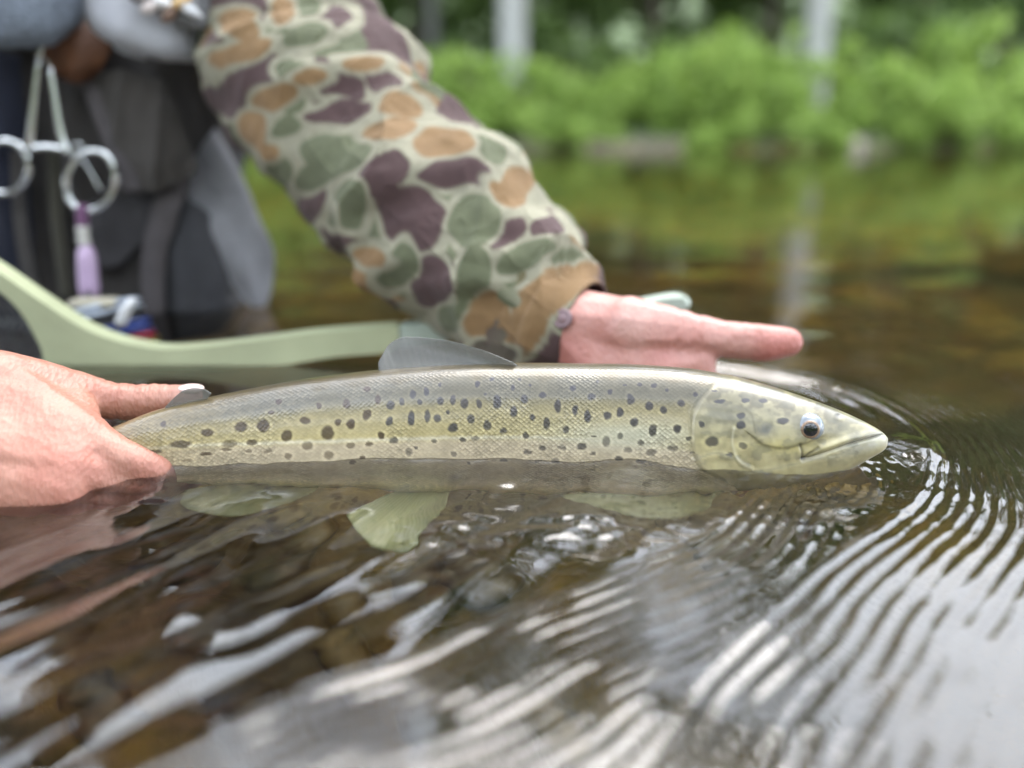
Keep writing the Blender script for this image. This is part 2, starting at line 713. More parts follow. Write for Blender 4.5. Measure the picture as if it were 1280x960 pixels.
    # water climbing the skin at the water line
    hq += .0027 * np.exp(-dF / .0048) + .0034 * np.exp(-(dF / .021) ** 2) * (.7 + .6 * vnoise(q, 40, 76, 2)) * smooth(.15, .06, xq)
    # ripple train shed by the gill cover
    gl = at_z(985, 600)[:2]
    e = np.exp(-(((xq - gl[0]) / .03) ** 2 + ((yq - gl[1]) / .02) ** 2))
    hq += e * .00013 * np.cos(2 * np.pi * (xq * .97 - yq * .25 + .0015 * vnoise(q, 60, 78)) / .0046)
    # glassy humps: bow water round the snout, far side wake
    hq += .0035 * np.exp(-(((xq - C0[6][0] + .006) / .012) ** 2 + ((yq - C0[6][1] + .0) / .022) ** 2))
    fw = smooth(.47, .53, yq) * smooth(.0, .12, xq)
    dd = d0 + .0
    hq += fw * .0009 * np.exp(-((dd + .012) / .02) ** 2) * np.cos(2 * np.pi * (dd + wob * 2) / .013)
    # a few bright wavelets out to the right
    e = smooth(.2, .4, xq) * smooth(.42, .5, yq) * smooth(.85, .6, yq)
    hq += e * .0011 * (vnoise(q * [1.0, .55], 38, 79, 2) - .5)
    fade = smooth(-.75, -.6, xq) * smooth(.75, .6, xq) * smooth(1.1, .9, yq) * smooth(.05, .12, yq)
    h[m] += hq * fade
    return h


M_water, t, b, out = mat_new('water')
t.nodes.remove(b)
fr = node(t, 'ShaderNodeFresnel', IOR=1.33)
k = node(t, 'ShaderNodeMath', operation='ADD', use_clamp=True)
k.inputs[1].default_value = .07
rf = node(t, 'ShaderNodeBsdfRefraction', IOR=1.33, Roughness=0.0)
gl = node(t, 'ShaderNodeBsdfAnisotropic', Roughness=0.0)
ms = node(t, 'ShaderNodeMixShader')
va = node(t, 'ShaderNodeVolumeAbsorption', Density=1.8)
va.inputs['Color'].default_value = (.86, .78, .5, 1)
tcw = node(t, 'ShaderNodeTexCoord')
mpw = node(t, 'ShaderNodeMapping')
mpw.inputs['Scale'].default_value = (.8, 1.9, 1)
nw = node(t, 'ShaderNodeTexNoise', Scale=7.0, Detail=3.0)
bw = node(t, 'ShaderNodeBump', Strength=0.10, Distance=0.01)
t.links.new(tcw.outputs['Object'], mpw.inputs['Vector'])
t.links.new(mpw.outputs['Vector'], nw.inputs['Vector'])
t.links.new(nw.outputs['Fac'], bw.inputs['Height'])
for n_ in (fr, rf, gl):
    t.links.new(bw.outputs['Normal'], n_.inputs['Normal'])
t.links.new(fr.outputs['Fac'], k.inputs[0])
t.links.new(k.outputs['Value'], ms.inputs['Fac'])
t.links.new(rf.outputs['BSDF'], ms.inputs[1])
t.links.new(gl.outputs['BSDF'], ms.inputs[2])
t.links.new(ms.outputs['Shader'], out.inputs['Surface'])
t.links.new(va.outputs['Volume'], out.inputs['Volume'])

wx = graded(-.34, .38, .00095, -150, 150, 1.09)
wy = graded(.16, .60, .00095, -60, 150, 1.07)
WX, WY = np.meshgrid(wx, wy, indexing='ij')
wxf, wyf = WX.ravel(), WY.ravel()
wz = water_h(wxf, wyf)
wat = mesh_np('river_water', np.stack([wxf, wyf, wz], 1), grid_faces(len(wx), len(wy)), M_water)
tag(wat, 'clear brown river water rippled by the fish', kind='structure')

# ------------------------------------------------------------------ far bank: bushes, trees, stones
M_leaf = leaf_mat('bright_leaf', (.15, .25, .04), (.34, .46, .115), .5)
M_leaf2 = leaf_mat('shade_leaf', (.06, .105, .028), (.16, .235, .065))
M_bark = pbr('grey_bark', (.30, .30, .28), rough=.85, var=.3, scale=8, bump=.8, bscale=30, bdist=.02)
M_gbark = pbr('shaded_bark', (.08, .078, .07), rough=.85, var=.3, scale=8, bump=.8, bscale=30, bdist=.02)  # same bark with the wood's shade put into its colour
M_dbark = pbr('dark_bark', (.10, .08, .06), rough=.9, var=.3, scale=8, bump=.8, bscale=30, bdist=.02)
M_stem = pbr('stem', (.12, .11, .05), rough=.8)


def leaves_mesh(name, mat, centres, radii, n, size, parent=None, squash=.8):
    k = RNG.integers(0, len(centres), n)
    d = RNG.normal(size=(n, 3))
    d /= np.linalg.norm(d, axis=1)[:, None]
    rr = RNG.random(n) ** .45
    P = np.asarray(centres)[k] + d * (np.asarray(radii)[k] * rr)[:, None] * [1, 1, squash]
    ax = RNG.normal(size=(n, 3)) + [0, 0, -.3]
    ax /= np.linalg.norm(ax, axis=1)[:, None]
    nn = RNG.normal(size=(n, 3)) + [0, 0, 1.2]
    sd_ = np.cross(ax, nn)
    sd_ /= np.linalg.norm(sd_, axis=1)[:, None]
    L = size * (.6 + .8 * RNG.random(n))[:, None]
    V = np.stack([P, P + ax * L * .5 + sd_ * L * .28, P + ax * L, P + ax * L * .5 - sd_ * L * .28], 1).reshape(-1, 3)
    F = np.arange(4 * n).reshape(n, 4)
    return mesh_np(name, V, F, mat, parent, smooth_=False)


def make_bush(mat):
    root = empty('leafy_bush', (0, 0, 0))
    c = [(RNG.uniform(-.7, .7), RNG.uniform(-.4, .4), abs(RNG.normal(0, .42)) + .08) for _ in range(22)]
    leaves_mesh('foliage', mat, c, RNG.uniform(.10, .34, 22), 1500, .15, root)
    m = MB()
    for q in c[:8]:
        m.tube(curve_pts([(0, 0, -.15), (q[0] * .4, q[1] * .4, q[2] * .5), q], 6), np.linspace(.014, .005, 6), 6)
    m.build('stem', M_stem, root)
    return root


def copy_tree(o, parent=None):
    c = o.copy()
    COL.objects.link(c)
    if parent:
        c.parent = parent
    for ch in list(o.children):
        copy_tree(ch, c)
    return c


def gz1(x, y):
    return float(ground_z(np.array([x]), np.array([y]))[0])


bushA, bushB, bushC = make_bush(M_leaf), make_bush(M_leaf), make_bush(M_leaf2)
spots_b = []
for row, (yy, sc, nb_, pr) in enumerate(((8.55, .46, 22, bushA), (9.3, .66, 17, bushB), (10.15, .72, 14, bushA), (11.5, .92, 12, bushB), (13.2, 1.45, 11, bushC))):
    for i in range(nb_):
        x = -7.6 + 15.2 * (i + .5) / nb_ + random.uniform(-.35, .35)
        spots_b.append((x, yy + random.uniform(-.25, .25) - .035 * (x - 2), sc * random.uniform(.75, 1.2), pr if random.random() < .75 else random.choice((bushA, bushB))))
used = set()
for (x, y, sc, pr) in spots_b:
    o = pr if id(pr) not in used else copy_tree(pr)
    used.add(id(pr))
    o.location = (x, y, gz1(x, y) - .05)
    o.scale = (sc * random.uniform(.9, 1.25), sc, sc * random.uniform(.85, 1.1))
    o.rotation_euler = (0, 0, random.uniform(0, 6.28))
    dark = pr is bushC
    tall = y > 9.75
    tag(o, 'dark shaded bush in the wood behind the bright green bushes' if dark else 'taller bright green bush standing behind the low bushes of the far bank' if tall else
        'low bright green bush at the waterline of the far bank',
        'bush', 'dark bushes in the wood' if dark else 'taller bright bushes of the far bank' if tall else 'low bright bushes at the waterline')


def trunk_mesh(h, r, mat, parent, seed, limbs=5, lean=0.0):
    rn = random.Random(seed)
    m = MB()
    path = curve_pts([(0, 0, -.4), (lean * .3, .05, h * .3), (lean * .7 + rn.uniform(-.1, .1), 0, h * .65), (lean, .1, h)], 14)
    m.tube(path, r * np.linspace(1.15, .3, 14), 12)
    tips = []
    for i in range(limbs):
        k = 4 + int(9 * i / limbs)
        a = rn.uniform(0, 6.28)
        L = h * rn.uniform(.16, .3)
        e = path[k] + np.array([math.cos(a) * L, math.sin(a) * L, L * rn.uniform(.3, .9)])
        mid = (path[k] + e) / 2 + np.array([0, 0, -.08 * L])
        m.tube(curve_pts([path[k], mid, e], 6), r * np.linspace(.42, .12, 6), 7)
        tips.append(e)
    m.build('trunk', mat, parent)
    return path, tips


def make_tree(name, h, r, bark, leaf, crown_lo, n, seed, size=.24, spread=2.0, lean=0.0):
    root = empty(name, (0, 0, 0))
    rn = random.Random(seed)
    path, tips = trunk_mesh(h, r, bark, root, seed, 8, lean)
    c, rad = [], []
    for tpt in tips:
        c.append(tpt)
        rad.append(rn.uniform(.7, 1.1) * spread * .5)
    for i in range(16):
        z = crown_lo + (h * 1.04 - crown_lo) * (i + .5) / 16
        a = rn.uniform(0, 6.28)
        q = (z - crown_lo) / (h - crown_lo)
        rr = spread * (1 - .75 * q) * rn.uniform(.2, .9)
        c.append((lean * z / h + math.cos(a) * rr, math.sin(a) * rr, z))
        rad.append(spread * rn.uniform(.28, .5) * (1 - .4 * q))
    leaves_mesh('crown', leaf, c, rad, n, size, root)
    return root


def bank_x(px, Y):
    return (px - 640) / FPX * (Y * CP + CAM_H * SP)


for (px, Y, r, lab, h) in ((641, 10.8, .155, 'thick pale grey tree trunk rising just right of the camouflage sleeve', 9.5),
                           (1010, 10.7, .145, 'slimmer pale grey tree trunk on the right of the far bank', 10.0),
                           (543, 14.6, .11, 'faint grey trunk in the shade behind the sleeve', 9.0)):
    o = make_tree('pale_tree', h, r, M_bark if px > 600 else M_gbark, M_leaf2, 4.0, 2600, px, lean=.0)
    o.location = (bank_x(px, Y), Y, gz1(bank_x(px, Y), Y))
    tag(o, lab, 'tree')

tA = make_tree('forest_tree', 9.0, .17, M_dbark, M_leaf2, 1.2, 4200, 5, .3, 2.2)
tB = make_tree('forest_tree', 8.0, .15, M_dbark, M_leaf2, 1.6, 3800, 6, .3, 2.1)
used = set()
for i in range(26):
    row = i % 2
    x = -13 + 26 * (i + .5) / 26 + random.uniform(-.4, .4)
    y = (15.8 if row else 18.8) + random.uniform(-.6, .8)
    pr = random.choice((tA, tB))
    if i < 2:
        pr = (tA, tB)[i]
    o = pr if id(pr) not in used else copy_tree(pr)
    used.add(id(pr))
    o.location = (x, y, gz1(x, y))
    s = random.uniform(.70, 1.0)
    o.scale = (s, s, s)
    o.rotation_euler = (0, 0, random.uniform(0, 6.28))
    tag(o, 'dark broad-leaved tree in the shaded wood behind the bushes', 'tree', 'trees of the wood on the far bank')

# unseen wood added behind the camera to shade the river and darken wet reflections
nwc, nwr = [], []
for i in range(90):
    nwc.append((random.uniform(-15, 15), random.uniform(-10.5, -8.0), random.uniform(.4, 7.8)))
    nwr.append(random.uniform(.9, 1.6))
nw_ = leaves_mesh('unseen_shade_wood', M_leaf2, nwc, nwr, 9000, .55)
tag(nw_, 'unseen leafy wood added on the near bank to shade the river', kind='stuff')

M_stone = pbr('stone', (.11, .098, .085), rough=.75, var=.3, scale=12, bump=.5, bscale=50, bdist=.01)
M_wetstone = pbr('wet_stone', (.032, .021, .007), rough=.5, var=.4, scale=40, bump=.4, bscale=90, bdist=.004)
M_yellow = pbr('yellow_stone', (.085, .056, .011), rough=.5, var=.4, scale=40, bump=.4, bscale=90, bdist=.004)


def rock(name, c, r, seed, mat, sub=3, squash=.62):
    b_ = bmesh.new()
    bmesh.ops.create_icosphere(b_, subdivisions=sub, radius=1)
    V = np.array([v.co for v in b_.verts])
    n_ = 1 + .5 * (vnoise(V, 1.4, seed, 3) - .5)
    rn = random.Random(seed)
    sc = (rn.uniform(.8, 1.4), rn.uniform(.8, 1.1), squash)
    for v, q, k_ in zip(b_.verts, V, n_):
        v.co = Vector((q[0] * sc[0] * k_, q[1] * sc[1] * k_, q[2] * sc[2] * k_)) * r
    o = bm_obj(name, b_, mat)
    o.location = c
    o.rotation_euler = (0, 0, rn.uniform(0, 6.28))
    return o


for i, px in enumerate((598, 655, 690, 742, 800, 862, 905, 985, 1110, 1175, 1240)):
    p = at_z(px + random.uniform(-8, 8), 182 + random.uniform(-1, 1.5))
    o = rock('bank_stone', (p[0], p[1], .02), random.uniform(.09, .2), 100 + i, M_stone)
    tag(o, 'grey brown stone at the foot of the far bank', 'stone', 'stones along the far waterline')
p = at_z(1062, 187)
tag(rock('boulder', (p[0], p[1], .03), .15, 140, pbr('pale_stone', (.22, .185, .15), rough=.7, var=.2, scale=10, bump=.5, bscale=40, bdist=.01)),
    'pale boulder at the water edge below the right-hand trunk', 'stone')
k_ = 0
for (px, py, mt, r) in ((420, 740, 1, .017), (372, 660, 1, .02), (482, 672, 1, .010), (430, 812, 1, .016), (350, 712, 0, .022), (255, 770, 0, .02), (120, 890, 0, .018),
                        (520, 700, 0, .02), (300, 860, 0, .02), (210, 690, 0, .025), (600, 690, 0, .02), (560, 900, 0, .02), (760, 940, 0, .02),
                        (1020, 625, 0, .02), (1060, 600, 1, .018), (700, 900, 1, .016), (40, 760, 0, .025), (880, 650, 0, .02)):
    e = at_z(px, py)
    d = ray(px, py)
    d = d / np.linalg.norm(d)
    n_ = 1 / 1.33
    c_ = -d[2]
    tt = n_ * d + (n_ * c_ - math.sqrt(1 - n_ * n_ * (1 - c_ * c_))) * np.array([0, 0, 1.])
    q = e + tt * (.29 / -tt[2])
    o = rock('river_stone', (q[0], q[1], gz1(q[0], q[1]) + r * .15), r * 1.25, 200 + k_, M_yellow if mt else M_wetstone, 2, .5)
    k_ += 1
    tag(o, 'yellowish stone under water on the river bed' if mt else 'brown stone under water on the river bed', 'stone',
        'yellowish stones on the river bed' if mt else 'brown stones on the river bed')

# ------------------------------------------------------------------ the trout
Z2 = [(40, 565, 30, 35), (90, 510, 15, 18), (155, 520, 20, 27), (235, 475, 20, 25), (345, 503, 15, 22), (455, 490, 17, 35), (540, 480, 14, 32), (588, 492, 16, 22), (665, 537, 24, 22), (755, 497, 17, 22), (835, 527, 17, 24), (918, 555, 18, 14), (1028, 575, 14, 18), (1132, 515, 15, 28), (1230, 550, 16, 20), (305, 575, 16, 18), (370, 603, 20, 18), (150, 627, 22, 13), (245, 622, 20, 10), (135, 420, 17, 22), (235, 347, 15, 13), (290, 397, 15, 22), (355, 425, 20, 22), (410, 408, 13, 18), (463, 370, 15, 20), (530, 358, 12, 20), (500, 412, 12, 12), (605, 402, 16, 20), (665, 400, 13, 22), (725, 420, 18, 24), (795, 420, 14, 22), (885, 410, 18, 35), (968, 457, 18, 26), (1020, 395, 17, 22), (1112, 375, 16, 17), (1190, 430, 15, 32), (788, 322, 12, 15), (965, 340, 10, 15), (1000, 295, 10, 10), (860, 298, 12, 10), (600, 325, 8, 12), (640, 460, 8, 12), (1065, 488, 13, 17), (1270, 452, 12, 25), (1265, 340, 15, 14), (1050, 325, 8, 8), (830, 372, 8, 8), (572, 605, 14, 10), (715, 597, 15, 10), (778, 593, 20, 10), (668, 670, 15, 13), (745, 727, 10, 10), (918, 705, 20, 11), (1040, 658, 20, 15), (1115, 640, 18, 13), (1208, 635, 20, 14), (1180, 707, 20, 15), (1092, 705, 15, 9), (45, 675, 25, 20), (210, 690, 15, 10), (165, 720, 15, 15), (480, 635, 10, 8), (445, 660, 18, 20)]
Z3 = [(395, 333, 15, 25), (458, 360, 14, 30), (480, 265, 18, 18), (385, 222, 13, 14), (570, 237, 13, 15), (648, 206, 10, 8), (716, 202, 11, 10), (792, 207, 14, 12), (857, 228, 9, 8), (672, 278, 17, 26), (765, 310, 17, 22), (558, 357, 20, 22), (620, 343, 17, 22), (693, 392, 20, 22), (785, 432, 20, 32), (835, 327, 17, 18), (925, 295, 20, 18), (908, 425, 20, 20), (620, 460, 13, 18), (553, 485, 20, 26), (722, 495, 15, 13), (490, 458, 13, 6), (508, 188, 8, 8), (430, 510, 22, 15), (660, 528, 22, 14), (780, 542, 23, 17), (885, 520, 25, 17), (723, 592, 22, 14), (612, 574, 20, 14), (487, 552, 15, 9), (1000, 250, 13, 12), (965, 470, 14, 12), (980, 543, 15, 6), (1025, 398, 13, 16), (1080, 485, 30, 24), (1115, 285, 24, 10), (1245, 280, 17, 12), (1225, 358, 20, 15), (1225, 403, 22, 20), (1235, 508, 22, 14), (1170, 548, 18, 8), (1090, 233, 14, 6)]
Z1 = [(425, 620, 50, 18), (555, 563, 28, 20), (285, 658, 48, 10), (155, 660, 30, 8), (290, 712, 25, 7), (725, 535, 30, 25), (835, 530, 28, 30), (668, 620, 35, 20), (780, 612, 25, 14), (1045, 503, 25, 20), (955, 577, 25, 28), (1055, 630, 25, 22), (550, 668, 28, 8), (655, 650, 30, 6), (765, 655, 15, 10), (860, 655, 20, 10), (455, 705, 28, 8), (915, 410, 15, 12), (875, 460, 15, 10), (340, 522, 14, 14), (1115, 428, 14, 15), (960, 680, 20, 15)]
Z4 = [(428, 227, 20, 10), (520, 325, 26, 13)]
SPOTS = [(400 + a / 4, 400 + b_ / 4, c / 4, d / 4) for a, b_, c, d in Z2] + [(620 + a / 4, 430 + b_ / 4, c / 4, d / 4) for a, b_, c, d in Z3] + \
        [(120 + a / 4, 400 + b_ / 4, c / 4, d / 4) for a, b_, c, d in Z1] + [(840 + a / 3.76, 440 + b_ / 3.76, c / 3.76, d / 3.76) for a, b_, c, d in Z4]

trout = empty('trout', (0.02, .45, -.02), 'spotted brown trout lying half submerged between two hands, snout to the right', 'fish')

NU, NV = 900, 260
st = np.concatenate([np.linspace(62, 1060, 780, endpoint=False), np.linspace(1060, 1108.9, NU - 780)])
X, Yc, zt, zb, wv = fish_station(st)
tv = np.linspace(0, 1, NV, endpoint=False)
th = 2 * np.pi * tv - .45 * np.sin(2 * np.pi * tv - .9) * .8     # denser on the near flank
ct, sn = np.cos(th), np.sin(th)
sup = lambda c, e: np.sign(c) * np.abs(c) ** e
zc, hh = (zt + zb) / 2, (zt - zb) / 2
FY = Yc[:, None] - wv[:, None] * sup(sn, 2 / PEXP)[None, :]      # sin>0 is the near side
FZ = zc[:, None] + hh[:, None] * sup(ct, 2 / PEXP)[None, :]
FX = np.repeat(X[:, None], NV, 1)
V = np.stack([FX, FY, FZ], -1).reshape(-1, 3)
PXS = np.repeat(st, NV)
YC = np.repeat(Yc, NV)
HV = ((FZ - zb[:, None]) / (zt - zb)[:, None]).ravel()          # 0 belly .. 1 back
# apparent photo position of the near flank, mirrored for the far one, to place the markings on the skin
Vn = V.copy()
Vn[:, 1] = np.minimum(Vn[:, 1], 2 * YC - Vn[:, 1])
ax, ay = project(Vn)

# --- relief of the head: gill cover, jaw, eye socket, nostril
def ridge(pts, wid, n=60):
    L = curve_pts(pts, n)
    d, s = seg_dist(np.stack([ax, ay], 1), L)
    return d, s


def ridge_at(pts_):
    return seg_dist(np.stack([hax, hay], 1), curve_pts(pts_, 40))


near_head = ax > 820
disp = np.zeros(len(V))
idx = np.where(near_head)[0]
_ax, _ay = ax, ay
ax, ay = ax[idx], ay[idx]
gill = [(905, 474), (888, 488), (874, 505), (867, 525), (866, 548), (870, 570), (880, 588), (905, 602)]
dg, _ = ridge(gill, 1)                       # positive to one side
sgn = 1.0 if dg[np.argmin((ax - 930) ** 2 + (ay - 530) ** 2)] > 0 else -1.0
dg = dg * sgn                                # positive forward of the edge
hd = .0007 * smooth(470, 495, ay) * smooth(-1.5, 2.5, dg) * np.exp(-np.maximum(dg, 0) / 70)
hd -= .0005 * smooth(470, 495, ay) * np.exp(-(dg + 2.5) ** 2 / 6)
dp, _ = ridge([(917, 536), (915, 552), (918, 566), (925, 578), (940, 586)], 1)
for pts_ in ([(872, 572), (895, 566), (916, 570), (935, 580)], [(1020, 548), (1000, 556), (978, 560), (955, 556), (940, 545)], [(940, 590), (975, 584), (1010, 576), (1035, 572)]):
    dl_, _ = ridge(pts_, 1)
    hd += .0004 * np.tanh(dl_ / 2.5) * np.exp(-(dl_ / 9) ** 2)
hd += .0003 * np.exp(-(dp / 2.0) ** 2) - .0003 * np.exp(-((np.abs(dp) - 4) / 2) ** 2) * .5
dm, _ = ridge([(1104, 544), (1085, 549), (1060, 556), (1035, 565), (1012, 572), (1003, 574)], 1)
sm_ = 1.0 if dm[np.argmin((ax - 1060) ** 2 + (ay - 540) ** 2)] > 0 else -1.0
dm *= sm_
hd -= .0013 * np.exp(-(dm / 2.0) ** 2)
hd += .0012 * np.exp(-((dm - 7) / 4) ** 2) * smooth(995, 1030, ax)     # maxilla
dk_, _ = ridge([(1000, 556), (1003, 566), (1003, 574), (1010, 568), (1022, 560)], 1)
hd -= .0008 * np.exp(-(dk_ / 2.2) ** 2)
de = np.hypot((ax - 1011), (ay - 534) * 1.05)
hd += .0012 * np.exp(-(de / 17) ** 2)
dno = np.hypot((ax - 1049) / 1.3, ay - 519)
hd -= .0009 * np.exp(-(dno / 2.6) ** 2) - .0003 * np.exp(-((dno - 5) / 2) ** 2)
fade = smooth(862, 868, ax) * 0 + smooth(845, 862, ax)
disp[idx] = hd * fade
hax, hay = ax, ay
ax, ay = _ax, _ay
sideN = np.stack([np.zeros(len(V)), np.sign(V[:, 1] - YC), np.zeros(len(V))], 1)
offy = np.abs(V[:, 1] - YC) / np.repeat(wv, NV)
V = V + sideN * (disp * smooth(.05, .5, offy))[:, None]

# --- colours of the skin with groove shade and wet sheen painted in
def mixc(a, b_, k):
    return a * (1 - k[:, None]) + np.asarray(b_)[None, :] * k[:, None]


UVP = np.stack([ax, ay * 1.0, np.zeros(len(ax))], 1)
n1 = vnoise(UVP, .05, 301, 3)
n2 = vnoise(UVP, .16, 302, 2)
hvn = HV + .06 * (n1 - .5)
C = np.tile(np.array([.66, .60, .42]), (len(V), 1))                           # belly cream
C = mixc(C, (.74, .66, .54), smooth(.14, .30, hvn))
C = mixc(C, (.47, .405, .225), smooth(.42, .60, hvn))                            # yellow flank
C = mixc(C, (.35, .305, .185), smooth(.66, .80, hvn))
C = mixc(C, (.12, .11, .085), smooth(.78, .90, hvn))
C = mixc(C, (.075, .060, .030), smooth(.945, .985, hvn))                          # dark back
lat_sheen = pchip(ax, [60, 150, 250, 400, 640, 860, 1000], [566, 562, 557, 552, 546.5, 560, 575])
tl = ay - lat_sheen + 3 * (n2 - .5)
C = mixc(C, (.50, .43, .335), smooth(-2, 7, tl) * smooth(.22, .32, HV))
C = mixc(C, (.66, .62, .54), np.exp(-(tl / 2.2) ** 2) * smooth(120, 200, ax) * smooth(880, 780, ax) * .75)  # lateral line painted paler to carry the bright wet edge
tailk = smooth(330, 130, ax) * smooth(.3, .6, hvn)
C = mixc(C, (.27, .20, .085), tailk * .6)
C *= (.82 + .36 * n1)[:, None] * (.90 + .2 * n2)[:, None]
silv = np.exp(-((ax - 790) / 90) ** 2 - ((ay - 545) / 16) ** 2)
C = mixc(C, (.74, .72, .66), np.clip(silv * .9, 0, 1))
# head
hk = np.zeros(len(V))
hk[idx] = smooth(-16, 12, dg) * (1 - .0 * dg)
hk *= smooth(850, 870, ax)
hk = np.where(ay < 492, hk * smooth(462, 492, ay) + smooth(860, 945, ax) * smooth(492, 462, ay), hk)
H = np.tile(np.array([.47, .42, .25]), (len(V), 1))
H = mixc(H, (.30, .28, .20), smooth(.66, .80, hvn))
H = mixc(H, (.15, .135, .09), smooth(.80, .93, hvn))
H = mixc(H, (.48, .43, .20), np.exp(-((ax - 985) / 40) ** 2 - ((ay - 558) / 9) ** 2) * .9)
H = mixc(H, (.20, .21, .24), np.exp(-((ax - 957) / 13) ** 2 - ((ay - 537) / 8) ** 2) * .8)
H = mixc(H, (.32, .31, .22), smooth(1030, 1075, ax) * smooth(.25, .5, hvn) * .5)
lip = np.zeros(len(V))
lip[idx] = np.exp(-((dm + 7) / 7) ** 2) * smooth(1025, 1085, hax) * .75 + np.exp(-((dm - 4) / 3.0) ** 2) * smooth(1040, 1080, hax) * .6
H = mixc(H, (.58, .59, .60), np.clip(lip, 0, 1) * .8)
H = mixc(H, (.52, .50, .42), smooth(.22, .05, hvn))
n3 = vnoise(UVP * [1, 1.4, 1], .075, 306, 3)
H = mixc(H, (.17, .165, .12), smooth(.52, .72, n3) * .55 * smooth(.25, .5, hvn))
H = mixc(H, (.56, .52, .34), smooth(.50, .30, n3) * .35)
sub = np.zeros(len(V))
for pts_ in ([(872, 572), (895, 566), (916, 570), (935, 580)], [(1020, 548), (1000, 556), (978, 560), (955, 556), (940, 545)], [(940, 590), (975, 584), (1010, 576), (1035, 572)], [(925, 505), (940, 520), (944, 540)]):
    dl_, _ = ridge_at(pts_)
    sub[idx] = np.maximum(sub[idx], np.exp(-(dl_ / 1.5) ** 2))
H = mixc(H, (.13, .12, .07), sub * .45)
H *= (.44 + .58 * n1 + .26 * n2)[:, None]
gl_ = np.zeros(len(V))
gl_[idx] = np.exp(-((dg - 1) / 2.0) ** 2) * .15 * smooth(475, 500, hay) + np.exp(-(dp / 1.6) ** 2) * .4
H = mixc(H, (.62, .60, .50), np.clip(gl_, 0, 1))
C = C * (1 - hk[:, None]) + H * hk[:, None]
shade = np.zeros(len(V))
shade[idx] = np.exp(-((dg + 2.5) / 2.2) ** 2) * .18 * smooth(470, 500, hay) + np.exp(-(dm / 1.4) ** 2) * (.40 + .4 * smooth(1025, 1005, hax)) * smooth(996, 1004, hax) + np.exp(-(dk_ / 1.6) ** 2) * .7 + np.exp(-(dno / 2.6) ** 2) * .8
C = mixc(C, (.05, .045, .03), np.clip(shade, 0, 1))  # shade in gill, mouth and nostril grooves painted dark
# spots
wx_ = 3.2 * (vnoise(UVP, .13, 303, 2) - .5)
wy_ = 3.2 * (vnoise(UVP, .13, 304, 2) - .5)
order = np.argsort(ax)
axs = ax[order]
spotk = np.zeros(len(V))
halo = np.zeros(len(V))
for (sx, sy, rx, ry) in SPOTS:
    wk = random.uniform(.90, 1.0) if sy < 545 else random.uniform(.6, .9)
    lo, hi = np.searchsorted(axs, [sx - 3 * rx - 8, sx + 3 * rx + 8])
    ii = order[lo:hi]
    d = np.hypot((ax[ii] + wx_[ii] - sx) / (rx * 1.08), (ay[ii] + wy_[ii] - sy) / (ry * 1.05))
    spotk[ii] = np.maximum(spotk[ii], wk * smooth(1.25, .78, d))
    halo[ii] = np.maximum(halo[ii], smooth(2.0, 1.25, d))
C *= (.72 + .15 * halo * (1 - spotk) + .50 * smooth(.40, .28, HV) * (1 - hk))[:, None] * np.array([1.0, .95, .80])
sc_ = np.where((ax < 480)[:, None], np.array([.032, .014, .006]), np.array([.026, .022, .026]))
C = C * (1 - (spotk * .93)[:, None]) + sc_ * (spotk * .93)[:, None]

hks = np.zeros(len(V))
hks[idx] = smooth(-4, 3, dg)
scale_m = (1 - np.maximum(hk * smooth(870, 890, ax), hks * smooth(850, 870, ax) * smooth(470, 495, ay))) * smooth(.0, .1, HV) * (.35 + .75 * smooth(.35, .65, vnoise(UVP, .022, 305, 3)))
glint = np.exp(-((ay - 500) / 45) ** 2) * smooth(440, 620, ax) * (1 - hk) * .7 + silv * .8
arc_u = np.repeat(np.r_[0, np.cumsum(np.hypot(np.diff(X), np.diff(Yc)))], NV)
dV = np.linalg.norm(np.diff(np.concatenate([V.reshape(NU, NV, 3), V.reshape(NU, NV, 3)[:, :1]], 1), axis=1), axis=2)
half = NV
arc_v = np.concatenate([np.zeros((NU, 1)), np.cumsum(dV, 1)[:, :-1]], 1)
ref = arc_v * (0.24 / (dV.sum(1)[:, None] + 1e-6)) * np.clip(dV.sum(1)[:, None] / .24, .6, 1)
UV = np.stack([arc_u, ref.ravel()], 1)

M_fish, t, b, out = mat_new('trout_skin')
vc = node(t, 'ShaderNodeVertexColor', layer_name='col')
sa = node(t, 'ShaderNodeAttribute', attribute_name='scales')
ga = node(t, 'ShaderNodeAttribute', attribute_name='glint')
uvn = node(t, 'ShaderNodeUVMap')
mpf = node(t, 'ShaderNodeMapping')
mpf.inputs['Rotation'].default_value = (0, 0, R(45))
mpf.inputs['Scale'].default_value = (520, 640, 1)
vo = node(t, 'ShaderNodeTexVoronoi', Scale=1.0, Randomness=.28)
t.links.new(uvn.outputs['UV'], mpf.inputs['Vector'])
t.links.new(mpf.outputs['Vector'], vo.inputs['Vector'])
inv = node(t, 'ShaderNodeMapRange')
inv.inputs['From Min'].default_value = .12
inv.inputs['From Max'].default_value = .75
inv.inputs['To Min'].default_value = 1.0
inv.inputs['To Max'].default_value = 0.0
t.links.new(vo.outputs['Distance'], inv.inputs['Value'])
